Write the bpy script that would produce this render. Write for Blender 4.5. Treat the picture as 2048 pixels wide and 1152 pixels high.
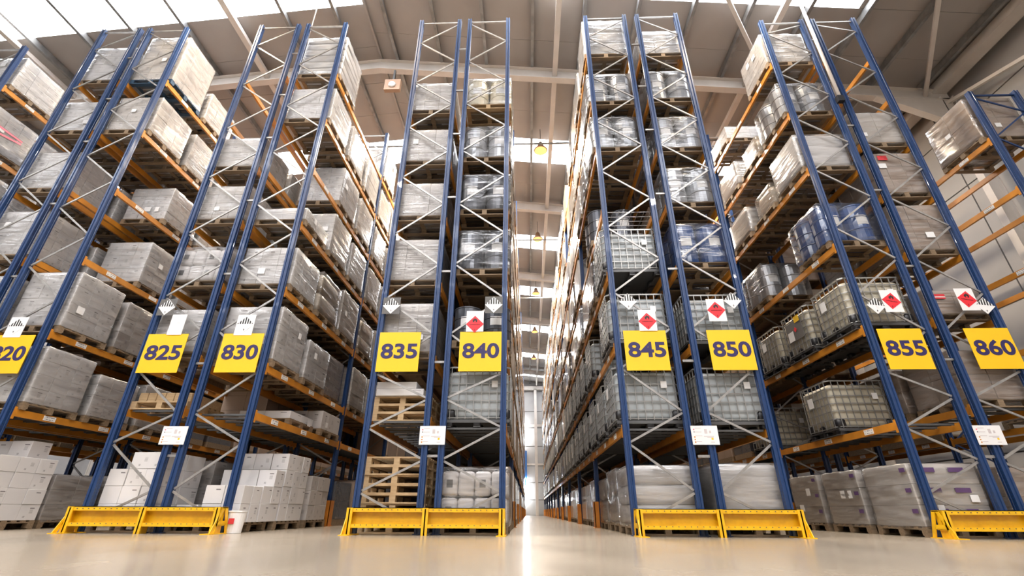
import bpy, bmesh, math, random
from mathutils import Vector, Matrix
random.seed(7)
SC = bpy.context.scene
for _o in list(bpy.data.objects): bpy.data.objects.remove(_o)
C = SC.collection
# ------------------------------------------------------------------ camera, world, lights, exposure
cam_data = bpy.data.cameras.new('camera'); cam = bpy.data.objects.new('camera', cam_data); C.objects.link(cam)
_r = Vector((0.99945, 0.032786, 0.004412)); _u = Vector((0.010304, -0.435254, 0.900249)); _f = Vector((-0.031436, 0.899711, 0.435353))
_m = Matrix((( _r.x, _u.x, -_f.x, 0), (_r.y, _u.y, -_f.y, -8.0), (_r.z, _u.z, -_f.z, 0.3237), (0, 0, 0, 1)))
cam.matrix_world = _m
cam_data.sensor_width = 36; cam_data.lens = 16.28; cam_data.clip_start = 0.05; cam_data.clip_end = 200
SC.camera = cam
W = bpy.data.worlds.new('world'); SC.world = W; W.use_nodes = True
W.node_tree.nodes['Background'].inputs[0].default_value = (0.75, 0.85, 1, 1)
W.node_tree.nodes['Background'].inputs[1].default_value = 0.25
SKYLIGHT = 18.0          # emission of the translucent roof lights
LAMP_W = 800.0           # watts of one high-bay lamp
LENS_E = 2.0            # glow of a lamp lens
SC.view_settings.view_transform = 'Standard'; SC.view_settings.look = 'None'
SC.view_settings.gamma = 1; SC.view_settings.use_curve_mapping = False
SC.view_settings.exposure = 0.10
SC.cycles.max_bounces = 8; SC.cycles.diffuse_bounces = 3; SC.cycles.glossy_bounces = 3
SC.cycles.transparent_max_bounces = 10; SC.cycles.transmission_bounces = 4
SC.cycles.sample_clamp_indirect = 6; SC.cycles.caustics_reflective = False; SC.cycles.caustics_refractive = False
SC.cycles.use_denoising = True
# ------------------------------------------------------------------ materials
def mat(name, col, rough=.5, metal=0, coat=0, spec=.5):
    m = bpy.data.materials.new(name); m.use_nodes = True
    b = m.node_tree.nodes['Principled BSDF']
    b.inputs['Base Color'].default_value = (*col, 1); b.inputs['Roughness'].default_value = rough
    b.inputs['Metallic'].default_value = metal; b.inputs['Coat Weight'].default_value = coat
    b.inputs['Specular IOR Level'].default_value = spec
    return m
class NT:
    def __init__(s, m): s.m = m; s.t = m.node_tree; s.b = s.t.nodes.get('Principled BSDF')
    def n(s, t, **kw):
        x = s.t.nodes.new(t)
        for k, v in kw.items(): setattr(x, k, v)
        return x
    def l(s, a, b): s.t.links.new(a, b)
    def math(s, op, a, b=None, c=None):
        x = s.n('ShaderNodeMath', operation=op)
        for i, v in enumerate((a, b, c)):
            if v is None: continue
            if isinstance(v, (int, float)): x.inputs[i].default_value = v
            else: s.l(v, x.inputs[i])
        return x.outputs[0]
    def mix(s, f, a, b):
        x = s.n('ShaderNodeMix', data_type='RGBA')
        for i, v in ((0, f), (6, a), (7, b)):
            if isinstance(v, (int, float)): x.inputs[i].default_value = v
            elif isinstance(v, tuple): x.inputs[i].default_value = (*v, 1)
            else: s.l(v, x.inputs[i])
        return x.outputs[2]
    def noise(s, vec, scale, detail=3, rough=.5):
        x = s.n('ShaderNodeTexNoise'); x.inputs['Scale'].default_value = scale
        x.inputs['Detail'].default_value = detail; x.inputs['Roughness'].default_value = rough
        if vec is not None: s.l(vec, x.inputs['Vector'])
        return x.outputs[0]
    def coord(s, k='Object', scale=None):
        o = s.n('ShaderNodeTexCoord').outputs[k]
        if scale:
            mp = s.n('ShaderNodeMapping'); mp.inputs['Scale'].default_value = scale; s.l(o, mp.inputs[0]); o = mp.outputs[0]
        return o
    def bump(s, h, strength=.3, dist=.02):
        x = s.n('ShaderNodeBump'); x.inputs['Strength'].default_value = strength; x.inputs['Distance'].default_value = dist
        s.l(h, x.inputs['Height']); s.l(x.outputs[0], s.b.inputs['Normal']); return x
    def ramp(s, f, a, b):
        x = s.n('ShaderNodeMapRange'); x.clamp = True
        s.l(f, x.inputs[0]); x.inputs[1].default_value = a; x.inputs[2].default_value = b
        return x.outputs[0]
def noisy(m, c1, c2, scale=3, vscale=None, bump=0, detail=4, lo=.35, hi=.65):
    t = NT(m); f = t.noise(t.coord('Object', vscale), scale, detail); t.l(t.mix(t.ramp(f, lo, hi), c1, c2), t.b.inputs['Base Color'])
    if bump: t.bump(f, bump, .01)
    return m
M = {}
def blue_paint():
    m = mat('blue_rack_paint', (.015, .05, .16), .38, 0, .15); t = NT(m)
    co = t.coord('Object'); sp = t.n('ShaderNodeSeparateXYZ'); t.l(co, sp.inputs[0])
    fz = t.math('FRACT', t.math('MULTIPLY', sp.outputs[2], 20.0))
    hz = t.math('LESS_THAN', t.math('ABSOLUTE', t.math('SUBTRACT', fz, .5)), .26)
    dy = t.math('LESS_THAN', t.math('ABSOLUTE', t.math('SUBTRACT', t.math('ABSOLUTE', t.math('SUBTRACT', sp.outputs[1], .05)), .022)), .007)
    gn = t.n('ShaderNodeNewGeometry'); sn = t.n('ShaderNodeSeparateXYZ'); t.l(gn.outputs['Normal'], sn.inputs[0])
    side = t.math('GREATER_THAN', t.math('ABSOLUTE', sn.outputs[0]), .8)
    hole = t.math('MULTIPLY', t.math('MULTIPLY', hz, dy), side)
    w = t.noise(co, 5, 5)
    base = t.mix(t.ramp(w, .3, .75), (.006, .029, .105), (.010, .041, .135))
    t.l(t.mix(hole, base, (.008, .012, .02)), t.b.inputs['Base Color'])
    return m
M['blue'] = blue_paint()
M['orange'] = noisy(mat('orange_beam_paint', (.62, .25, .03), .42, 0, .1), (.60, .235, .022), (.50, .19, .018), 4)
M['protector'] = noisy(mat('orange_protector', (.62, .23, .02), .45), (.62, .22, .02), (.45, .15, .015), 5)
M['yellow'] = noisy(mat('yellow_guard_paint', (.85, .55, .01), .4, 0, .2), (.82, .46, .006), (.66, .35, .006), 9, None, 0, 6, .42, .8)
M['galv'] = noisy(mat('galvanised_steel', (.40, .39, .37), .42, .6), (.40, .385, .365), (.30, .29, .28), 8)
M['cagesteel'] = mat('cage_steel', (.33, .325, .31), .35, .6)
M['darkgalv'] = mat('dull_steel', (.12, .12, .12), .5, .6)
M['black'] = mat('black_plastic', (.012, .012, .014), .4)
M['white_tank'] = noisy(mat('white_tank_plastic', (.62, .66, .68), .35), (.36, .395, .41), (.43, .46, .47), 2)
M['cream_tank'] = noisy(mat('cream_tank_plastic', (.62, .58, .45), .35), (.47, .43, .33), (.55, .50, .39), 2)
M['sign'] = mat('yellow_sign_face', (.82, .49, .003), .5)
M['navy'] = mat('navy_print', (.018, .011, .085), .6)
M['paper'] = mat('white_paper', (.76, .75, .74), .6)
M['greycard'] = mat('grey_card', (.11, .105, .10), .6)
M['red'] = mat('red_print', (.70, .018, .03), .5)
M['ink'] = mat('black_print', (.015, .014, .014), .6)
M['pinktape'] = mat('pink_tape', (.85, .18, .25), .4)
M['redtape'] = mat('red_label', (.6, .04, .05), .5)
M['green'] = mat('green_wrap', (.04, .16, .06), .5)
M['purple'] = mat('purple_print', (.10, .05, .14), .5)
def wood(name, a, b):
    m = mat(name, a, .75); t = NT(m); co = t.coord('Object', (2, 14, 14))
    oi = t.n('ShaderNodeObjectInfo'); f = t.noise(co, 3, 4)
    t.l(t.mix(t.ramp(f, .3, .7), a, b), t.b.inputs['Base Color']); t.bump(f, .3, .004); return m
M['wood'] = wood('pallet_wood', (.40, .27, .14), (.52, .37, .21))
M['darkwood'] = wood('shade_toned_pallet_wood', (.17, .115, .065), (.27, .19, .115))  # darkened so the shade inside the racks sits in the wood colour
M['bluewood'] = mat('blue_painted_pallet', (.015, .05, .10), .6)
def carton(name, a, b, marks=True, wave=0.0, coat=0.0, rough=.6):
    m = mat(name, a, rough, 0, coat); t = NT(m)
    oi = t.n('ShaderNodeObjectInfo'); rnd = oi.outputs['Random']
    g = t.coord('Generated'); sp = t.n('ShaderNodeSeparateXYZ'); t.l(g, sp.inputs[0])
    f = t.noise(t.coord('Object'), 2.2, 4)
    base = t.mix(t.math('ADD', t.math('MULTIPLY', rnd, .6), t.math('MULTIPLY', f, .4)), a, b)
    if marks:
        gn = t.n('ShaderNodeNewGeometry'); sn = t.n('ShaderNodeSeparateXYZ'); t.l(gn.outputs['Normal'], sn.inputs[0])
        fy = t.math('GREATER_THAN', t.math('ABSOLUTE', sn.outputs[1]), .7)
        up = t.math('LESS_THAN', t.math('ABSOLUTE', sn.outputs[2]), .5)
        u = t.math('ADD', t.math('MULTIPLY', sp.outputs[0], fy), t.math('MULTIPLY', sp.outputs[1], t.math('SUBTRACT', 1, fy)))
        v = sp.outputs[2]
        u2 = t.math('SUBTRACT', u, t.math('MULTIPLY', t.math('FRACT', t.math('MULTIPLY', rnd, 7)), .35))
        def rect(u0, u1, v0, v1):
            a_ = t.math('MULTIPLY', t.math('GREATER_THAN', u2, u0), t.math('LESS_THAN', u2, u1))
            b_ = t.math('MULTIPLY', t.math('GREATER_THAN', v, v0), t.math('LESS_THAN', v, v1))
            return t.math('MULTIPLY', a_, b_)
        bar = rect(.38, .62, .74, .80)
        lines = t.math('MULTIPLY', rect(.40, .58, .44, .68), t.math('LESS_THAN', t.math('FRACT', t.math('MULTIPLY', v, 18)), .45))
        dots = t.math('MULTIPLY', rect(.15, .26, .16, .28), t.math('LESS_THAN', t.math('FRACT', t.math('MULTIPLY', u2, 22)), .5))
        k = t.math('MAXIMUM', t.math('MULTIPLY', bar, t.math('GREATER_THAN', rnd, .4)), t.math('MULTIPLY', t.math('MAXIMUM', t.math('MULTIPLY', lines, .7), dots), t.math('GREATER_THAN', t.math('FRACT', t.math('MULTIPLY', rnd, 13)), .35)))
        k = t.math('MULTIPLY', t.math('MULTIPLY', k, up), .85)
        base = t.mix(k, base, (.10, .085, .085))
    t.l(base, t.b.inputs['Base Color'])
    if wave: t.bump(t.noise(t.coord('Object', (1, 1, 3)), 7, 3), wave, .02)
    return m
M['carton_white'] = carton('white_carton_board', (.62, .60, .59), (.73, .71, .70))
M['carton_grey'] = carton('grey_carton_board', (.44, .41, .39), (.55, .515, .49))
M['carton_beige'] = carton('beige_carton_board', (.47, .42, .37), (.56, .51, .46), False)
M['carton_brown'] = carton('brown_carton_board', (.33, .245, .19), (.42, .32, .25), False)
M['carton_pale'] = carton('pale_carton_board', (.55, .51, .47), (.66, .62, .58))
M['bag_white'] = carton('white_sack_film', (.58, .56, .55), (.68, .66, .64), False, .35, .4, .35)
M['bag_tan'] = carton('tan_sack_film', (.46, .39, .30), (.55, .47, .37), False, .35, .4, .35)
M['wrap_white'] = carton('white_wrapped_goods', (.55, .53, .51), (.68, .66, .64), False, .5, .8, .35)
M['wrap_tan'] = carton('tan_wrapped_goods', (.40, .33, .25), (.52, .44, .35), False, .5, .8, .35)
M['wrap_dark'] = carton('dark_wrapped_goods', (.07, .07, .08), (.16, .16, .17), False, .5, .9, .25)
M['drum_blue'] = mat('blue_drum_paint', (.012, .06, .22), .3, 0, .5)
M['drum_dark'] = mat('dark_steel_drum', (.09, .095, .11), .3, .4, .4)
M['drum_silver'] = mat('pale_steel_drum', (.35, .36, .38), .3, .5, .3)
M['drum_cream'] = mat('cream_plastic_drum', (.66, .60, .46), .4)
M['jerrycan'] = mat('white_jerrycan_plastic', (.72, .69, .68), .35, 0, .3)
def film(name, haze, shine):
    m = bpy.data.materials.new(name); m.use_nodes = True; t = NT(m); t.t.nodes.clear()
    out = t.n('ShaderNodeOutputMaterial')
    oi = t.n('ShaderNodeObjectInfo')
    co = t.coord('Object', (.9, .9, 6)); ad = t.n('ShaderNodeVectorMath', operation='ADD'); t.l(co, ad.inputs[0])
    sc = t.math('MULTIPLY', oi.outputs['Random'], 37.0); cb = t.n('ShaderNodeCombineXYZ')
    for i in range(3): t.l(sc, cb.inputs[i])
    t.l(cb.outputs[0], ad.inputs[1])
    f = t.noise(ad.outputs[0], 1.7, 2, .45); f2 = t.noise(ad.outputs[0], 3.2, 3, .5)
    bp = t.n('ShaderNodeBump'); bp.inputs['Strength'].default_value = .4; bp.inputs['Distance'].default_value = .07
    t.l(t.math('ADD', f, t.math('MULTIPLY', f2, .4)), bp.inputs['Height'])
    tr = t.n('ShaderNodeBsdfTransparent'); gl = t.n('ShaderNodeBsdfGlossy'); gl.inputs['Roughness'].default_value = .2
    t.l(bp.outputs[0], gl.inputs['Normal'])
    df = t.n('ShaderNodeBsdfDiffuse'); df.inputs[0].default_value = (.8, .78, .76, 1)
    m1 = t.n('ShaderNodeMixShader'); t.l(t.math('MULTIPLY', t.ramp(f2, .35, .8), haze), m1.inputs[0]); t.l(tr.outputs[0], m1.inputs[1]); t.l(df.outputs[0], m1.inputs[2])
    fr = t.n('ShaderNodeFresnel'); fr.inputs[0].default_value = 1.45; t.l(bp.outputs[0], fr.inputs['Normal'])
    k = t.math('ADD', t.math('MULTIPLY', fr.outputs[0], .9), t.math('MULTIPLY', t.ramp(f, .5, .75), shine))
    k = t.math('MINIMUM', k, .7)
    m2 = t.n('ShaderNodeMixShader'); t.l(k, m2.inputs[0]); t.l(m1.outputs[0], m2.inputs[1]); t.l(gl.outputs[0], m2.inputs[2])
    t.l(m2.outputs[0], out.inputs[0]); return m
M['film_drum'] = film('thin_drum_film', .06, .26)
M['film'] = film('clear_stretch_film', .30, .10)
M['film_shiny'] = film('glossy_stretch_film', .22, .38)
def emit(name, col, s):
    m = bpy.data.materials.new(name); m.use_nodes = True; t = m.node_tree; t.nodes.clear()
    e = t.nodes.new('ShaderNodeEmission'); e.inputs[0].default_value = (*col, 1); e.inputs[1].default_value = s
    o = t.nodes.new('ShaderNodeOutputMaterial'); t.links.new(e.outputs[0], o.inputs[0]); return m
M['skylight'] = emit('translucent_roof_light', (.93, .95, 1), SKYLIGHT)
M['farwindow'] = emit('daylit_window', (.9, .96, 1), 60)
M['lens'] = emit('lamp_lens', (1, .52, .16), LENS_E)
M['door_blue'] = mat('blue_roller_curtain', (.02, .12, .36), .4)
M['door_cyan'] = emit('sunlit_blue_curtain', (.03, .42, .95), 1.4)  # emission puts the light into this paler part of the curtain
def floor_mat():
    m = mat('polished_concrete', (.42, .37, .30), .22, 0, 0, .5); t = NT(m)
    g = t.n('ShaderNodeNewGeometry').outputs['Position']
    mp = t.n('ShaderNodeMapping'); mp.inputs['Scale'].default_value = (1, .6, 1); t.l(g, mp.inputs[0])
    f = t.noise(mp.outputs[0], .9, 6, .6); f2 = t.noise(mp.outputs[0], 14, 4, .7)
    c = t.mix(t.ramp(f, .3, .7), (.25, .213, .165), (.295, .252, .198)); c = t.mix(t.math('MULTIPLY', t.ramp(f2, .55, .8), .25), c, (.20, .165, .13))
    t.l(c, t.b.inputs['Base Color'])
    t.l(t.math('ADD', .15, t.math('MULTIPLY', f, .16)), t.b.inputs['Roughness'])
    return m
M['floor'] = floor_mat()
M['roof'] = noisy(mat('roof_sheet', (.40, .365, .335), .6), (.325, .30, .28), (.365, .34, .318), .6, None, 0, 3)
M['wall'] = noisy(mat('wall_sheet', (.4, .39, .38), .6), (.34, .33, .325), (.40, .39, .38), .5, None, 0, 3)
M['wallshade'] = mat('wall_joint', (.2, .19, .18), .7)
M['steelwhite'] = noisy(mat('cream_painted_steel', (.62, .57, .52), .5), (.60, .55, .50), (.66, .61, .56), 2)
M['purlin'] = noisy(mat('galvanised_purlin', (.24, .24, .24), .45, .5), (.20, .20, .20), (.30, .30, .29), 4)
M['lampbody'] = mat('lamp_housing', (.35, .22, .14), .5)
def label_mat():
    m = mat('printed_label', (.8, .78, .74), .6); t = NT(m); g = t.coord('Generated'); sp = t.n('ShaderNodeSeparateXYZ'); t.l(g, sp.inputs[0])
    oi = t.n('ShaderNodeObjectInfo')
    n = t.n('ShaderNodeTexWhiteNoise', noise_dimensions='2D'); cb = t.n('ShaderNodeCombineXYZ')
    t.l(t.math('FLOOR', t.math('MULTIPLY', sp.outputs[1], 16)), cb.inputs[0]); t.l(t.math('ADD', t.math('FLOOR', t.math('MULTIPLY', sp.outputs[2], 2)), t.math('MULTIPLY', oi.outputs['Random'], 50)), cb.inputs[1]); t.l(cb.outputs[0], n.inputs[0])
    fv = t.math('LESS_THAN', t.math('ABSOLUTE', t.math('SUBTRACT', t.math('FRACT', t.math('MULTIPLY', sp.outputs[2], 2)), .5)), .16)
    inn = t.math('LESS_THAN', t.math('ABSOLUTE', t.math('SUBTRACT', sp.outputs[1], .5)), .4)
    k = t.math('MULTIPLY', t.math('MULTIPLY', fv, inn), t.math('GREATER_THAN', n.outputs[0], .35))
    t.l(t.mix(t.math('MULTIPLY', k, .8), (.8, .78, .74), (.08, .06, .06)), t.b.inputs['Base Color']); return m
M['loclabel'] = label_mat()
# ------------------------------------------------------------------ mesh helpers
class MB:
    def __init__(s): s.v = []; s.f = []
    def box(s, x0, x1, y0, y1, z0, z1):
        n = len(s.v); s.v += [(x0,y0,z0),(x1,y0,z0),(x1,y1,z0),(x0,y1,z0),(x0,y0,z1),(x1,y0,z1),(x1,y1,z1),(x0,y1,z1)]
        s.f += [tuple(n+i for i in q) for q in ((3,2,1,0),(4,5,6,7),(0,1,5,4),(1,2,6,5),(2,3,7,6),(3,0,4,7))]; return s
    def bar(s, p, q, w, h=None):
        h = h or w; p = Vector(p); q = Vector(q); d = (q-p).normalized()
        a = d.cross(Vector((0, 1, 0)) if abs(d.y) < .9 else Vector((1, 0, 0))).normalized(); b = d.cross(a).normalized()
        n = len(s.v)
        for c in (p, q):
            for sa, sb in ((-1,-1),(1,-1),(1,1),(-1,1)): s.v.append(tuple(c + a*sa*w/2 + b*sb*h/2))
        s.f += [tuple(n+i for i in k) for k in ((3,2,1,0),(4,5,6,7),(0,1,5,4),(1,2,6,5),(2,3,7,6),(3,0,4,7))]; return s
    def prism(s, pts, axis, a, b):
        n = len(s.v); k = len(pts)
        for c in (a, b):
            for (u, w) in pts: s.v.append({'x': (c,u,w), 'y': (u,c,w), 'z': (u,w,c)}[axis])
        s.f.append(tuple(n+i for i in range(k))[::-1]); s.f.append(tuple(n+k+i for i in range(k)))
        for i in range(k):
            j = (i+1) % k; s.f.append((n+i, n+j, n+k+j, n+k+i))
        return s
    def lathe(s, prof, cx, cy, cz=0, seg=20):
        n = len(s.v); k = len(prof)
        for i in range(seg):
            a = 2*math.pi*i/seg
            for (r, z) in prof: s.v.append((cx+r*math.cos(a), cy+r*math.sin(a), cz+z))
        for i in range(seg):
            j = (i+1) % seg
            for m_ in range(k-1): s.f.append((n+i*k+m_, n+j*k+m_, n+j*k+m_+1, n+i*k+m_+1))
        s.f.append(tuple(n+i*k for i in range(seg))[::-1]); s.f.append(tuple(n+i*k+k-1 for i in range(seg)))
        return s
    def add(s, me):
        n = len(s.v); s.v += [tuple(v.co) for v in me.vertices]; s.f += [tuple(n+i for i in p.vertices) for p in me.polygons]; return s
    def mesh(s, name, m, smooth=False):
        me = bpy.data.meshes.new(name); me.from_pydata(s.v, [], s.f)
        bm = bmesh.new(); bm.from_mesh(me); bmesh.ops.recalc_face_normals(bm, faces=bm.faces); bm.to_mesh(me); bm.free()
        if smooth:
            me.polygons.foreach_set('use_smooth', [True]*len(me.polygons))
        me.materials.append(m); return me
def rounded(name, sx, sy, sz, r, m, seg=2, jitter=0, sub=0, smooth=True):
    bm = bmesh.new(); bmesh.ops.create_cube(bm, size=1)
    for v in bm.verts: v.co = Vector((v.co.x*sx, v.co.y*sy, v.co.z*sz + sz/2))
    bmesh.ops.bevel(bm, geom=bm.edges[:], offset=r, segments=seg, profile=.5, affect='EDGES')
    if sub: bmesh.ops.subdivide_edges(bm, edges=[e for e in bm.edges if e.calc_length() > .25], cuts=sub, use_grid_fill=True)
    if jitter:
        rr = random.Random(sx*100+sy*10+sz+jitter)
        for v in bm.verts: v.co += Vector((rr.uniform(-1,1), rr.uniform(-1,1), rr.uniform(-1,1)))*jitter
    bm.normal_update()
    me = bpy.data.meshes.new(name); bm.to_mesh(me); bm.free(); me.materials.append(m)
    if smooth: me.polygons.foreach_set('use_smooth', [True]*len(me.polygons))
    return me
def ob(name, me, parent=None, loc=(0,0,0), rotz=0, scale=None, label=None):
    o = bpy.data.objects.new(name, me); C.objects.link(o); o.location = loc
    if rotz: o.rotation_euler = (0, 0, rotz)
    if scale: o.scale = scale
    if parent: o.parent = parent
    if label: o['label'] = label
    return o
def thing(name, label, cat, loc=(0,0,0), rotz=0, group=None, me=None):
    o = ob(name, me, None, loc, rotz); o['label'] = label; o['category'] = cat
    if group: o['group'] = group
    return o
def struct(name, me, parent=None):
    o = ob(name, me, parent); o['kind'] = 'structure'; return o
def textmesh(txt, size, m, depth=.002, bold=0.0):
    cu = bpy.data.curves.new('print', 'FONT'); cu.body = txt; cu.size = size; cu.extrude = depth; cu.offset = bold
    cu.align_x = 'CENTER'; cu.align_y = 'CENTER'; cu.resolution_u = 4
    t = bpy.data.objects.new('tmp', cu); C.objects.link(t)
    dg = bpy.context.evaluated_depsgraph_get(); me = bpy.data.meshes.new_from_object(t.evaluated_get(dg))
    bpy.data.objects.remove(t); bpy.data.curves.remove(cu)
    R = Matrix.Rotation(math.pi/2, 4, 'X'); me.transform(R)     # stand it up, facing -y
    xs = [v.co.x for v in me.vertices]; zs = [v.co.z for v in me.vertices]
    me.transform(Matrix.Translation((-(min(xs)+max(xs))/2, 0, -(min(zs)+max(zs))/2)))
    me.materials.clear(); me.materials.append(m); return me, max(xs)-min(xs), max(zs)-min(zs)
# ------------------------------------------------------------------ building shell
XL, XR, YB, YF = -24.0, 13.7, -24.0, 46.0
RIDGE = -5.0
def roof_z(x): return 14.75 - .115*abs(x-RIDGE)
fl = struct('floor', MB().box(XL, XR, YB, YF, -.2, 0).mesh('floor', M['floor']))
ce = struct('ceiling', MB().bar((RIDGE, YB, roof_z(RIDGE)+.12), (RIDGE, YF, roof_z(RIDGE)+.12), .5, .06).mesh('ridge_cap', M['roof']))
SKY = [(-21.8,-20.4), (-14.9,-13.5), (-8.2,-6.8), (-.85,.6), (6.5,7.9), (13.9,15.3), (20.4,21.8), (27.6,29.0), (35.0,36.4), (42.2,43.4)]
def slab(side, y0, y1, dz=0, th=.06, xr=None, xl=None):
    x0, x1 = (XL, RIDGE) if side < 0 else (xl if xl is not None else RIDGE, XR if xr is None else xr)
    mb = MB(); z0, z1 = roof_z(x0)+dz, roof_z(x1)+dz
    mb.prism([(x0, z0), (x1, z1), (x1, z1+th), (x0, z0+th)], 'y', y0, y1); return mb
edges = [YB]
for a, b in SKY: edges += [a, b]
edges += [YF]
wn = 1
for i in range(len(edges)-1):
    a, b = edges[i], edges[i+1]
    if i % 2 == 1:
        for sd in (-1, 1):
            w = struct('window_%d' % wn, slab(sd, a+(.5 if sd < 0 else 0), b+(.5 if sd < 0 else 0), xr=9.4).mesh('roof_light', M['skylight'])); wn += 1
        ob('roof_panel', slab(1, a+.006, b-.006, xl=9.4).mesh('roof_panel', M['roof']), ce)
        continue
    n = max(1, round((b-a)/1.45)); st = (b-a)/n
    for k in range(n):
        for sd in (-1, 1):
            o_ = .5 if sd < 0 else 0
            ob('roof_panel', slab(sd, a+k*st+.006+o_, a+(k+1)*st-.006+o_, .004*((k+i) % 2)).mesh('roof_panel', M['roof']), ce)
cover = struct('ceiling_cover', None) if False else None
# opaque outer roof skin above the lining so that no daylight leaks through joints
for sd in (-1, 1):
    o = ob('roof_skin', slab(sd, YB, YF, .3, .05).mesh('roof_skin', M['roof']), ce)
for k in range(24):                                                # purlins run down the length of the hall
    x = -23.0 + 1.55*k
    if x > XR-.4 or abs(x-RIDGE) < .3: continue
    mb = MB(); z = roof_z(x)-.02
    mb.box(x-.035, x+.035, YB, YF, z-.22, z); mb.box(x-.035, x+.06, YB, YF, z-.23, z-.215)
    ob('purlin', mb.mesh('purlin', M['purlin']), ce)
RAFT = [-19.4, -12.0, -4.4, 3.0, 10.6, 18.0, 25.4, 32.8, 40.2]
for y in RAFT:
    mb = MB()
    for x0, x1 in ((XL, RIDGE), (RIDGE, XR-.3)):
        z0, z1 = roof_z(x0)-.24, roof_z(x1)-.24
        for (ya, yb, dz0, dz1) in ((y-.11, y+.11, -.03, 0), (y-.012, y+.012, -.42, -.03), (y-.11, y+.11, -.45, -.42)):
            mb.prism([(x0, z0+dz0), (x1, z1+dz0), (x1, z1+dz1), (x0, z0+dz1)], 'y', ya, yb)
    # haunch towards the right column
    zc = roof_z(XR-.3)-.66
    mb.prism([(XR-2.6, roof_z(XR-2.6)-.68), (XR-.4, zc), (XR-.4, zc-1.05)], 'y', y-.1, y+.1)
    mb.prism([(XL+2.6, roof_z(XL+2.6)-.68), (XL+.4, roof_z(XL+.4)-.68), (XL+.4, roof_z(XL+.4)-1.75)], 'y', y-.1, y+.1)
    ob('rafter', mb.mesh('rafter', M['steelwhite']), ce)
    for xc in (XR-.45, XL+.45):
        mb = MB(); z = roof_z(xc)-.5
        mb.box(xc-.2, xc-.17, y-.1, y+.1, 0, z); mb.box(xc+.17, xc+.2, y-.1, y+.1, 0, z); mb.box(xc-.17, xc+.17, y-.012, y+.012, 0, z)
        ob('column', mb.mesh('column', M['steelwhite']), ce)
for x, w in ((1.02, .16), (-8.9, .18), (7.2, .16), (-15.5, .16)):     # longitudinal ties under the purlins
    z = roof_z(x)-.34
    ob('tie_beam', MB().box(x-w/2, x+w/2, YB, YF, z-.16, z-.02).mesh('tie_beam', M['steelwhite']), ce)
ob('eaves_beam', MB().box(XR-.75, XR-.35, YB, YF, 12.32, 12.62).mesh('eaves_beam', M['steelwhite']), ce)
ob('eaves_beam', MB().box(XL+.35, XL+.75, YB, YF, 12.1, 12.4).mesh('eaves_beam', M['steelwhite']), ce)
for p, q in (((12.7, 3, 12.25), (8.2, -4.4, roof_z(8.2)-.45)), ((8.0, 3, roof_z(8)-.5), (4.6, -1.0, roof_z(4.6)-.4)), ((13.2, 3, 11.9), (13.2, -4.4, 9.5))):
    ob('brace_rod', MB().bar(p, q, .1).mesh('brace_rod', M['steelwhite']), ce)
for y in (5.35, 12.2, 19.3):
    ob('sprinkler_pipe', MB().box(XL+1, XR-1, y-.025, y+.025, 12.78, 12.83).mesh('sprinkler_pipe', M['purlin']), ce)
# walls with horizontal cladding panels
def wall(name, x0, x1, y0, y1):
    base = struct(name, MB().box(x0, x1, y0, y1, 0, 15.5).mesh(name, M['wallshade']))
    return base
wr = wall('wall_right', XR+.06, XR+.2, YB, YF); wl = wall('wall_left', XL-.2, XL-.06, YB, YF)
wf = wall('wall_far', XL, XR, YF+.06, YF+.2); wb = wall('wall_back', XL, XR, YB-.2, YB-.06)
for k in range(7):
    z0, z1 = k*1.9+.02, k*1.9+1.88
    for j in range(10):
        y0 = YB+7.0*j+.02
        ob('wall_panel', MB().box(XR, XR+.06, y0, min(y0+6.96, YF), z0, min(z1, 12.7)).mesh('wall_panel', M['wall']), wr)
    ob('wall_panel', MB().box(XL-.06, XL, YB, YF, z0, z1).mesh('wall_panel', M['wall']), wl)
    ob('wall_panel', MB().box(XL, XR, YB-.06, YB, z0, z1).mesh('wall_panel', M['wall']), wb)
FAR = [0, 1.5, 3.2, 4.9, 6.9, 8.9, 10.7, 13.3, 15.2]
for k in range(len(FAR)-1):
    for x0, x1 in ((XL, -10), (-10, -.92), (-.88, .92), (.94, 6), (6, XR)):
        ob('wall_panel', MB().box(x0+.02, x1-.02, YF, YF+.06, FAR[k]+.03, FAR[k+1]-.06).mesh('wall_panel', M['wall']), wf)
ob('wall_rail', MB().box(XL, XR, YF-.12, YF-.01, 9.0, 9.25).mesh('wall_rail', M['steelwhite']), wf)
ob('wall_rail', MB().box(XL, XR, YF-.12, YF-.01, 4.9, 5.1).mesh('wall_rail', M['steelwhite']), wf)
ob('column', MB().box(.72, 1.02, YF-.5, YF-.15, 0, 13.2).mesh('column', M['steelwhite']), wf)
ob('eaves_beam', MB().box(XL, XR, YF-.5, YF-.1, 13.1, 13.5).mesh('eaves_beam', M['steelwhite']), wf)
mb = rounded('daylit_window', 1.0, .05, 2.3, .2, M['farwindow'], 3)
w = struct('window_90', mb); w.location = (-.72, YF-.14, 1.35)
w = struct('window_91', mb); w.location = (-.85, YF-.14, 7.2)
d = struct('door_1', MB().box(-1.7, -.15, YF-.2, YF-.13, 2.9, 6.4).mesh('roller_curtain', M['door_blue']))
ob('lit_panel', MB().box(-1.7, -.5, YF-.22, YF-.2, 4.6, 6.2).mesh('lit_panel', M['door_cyan']), d)
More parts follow.
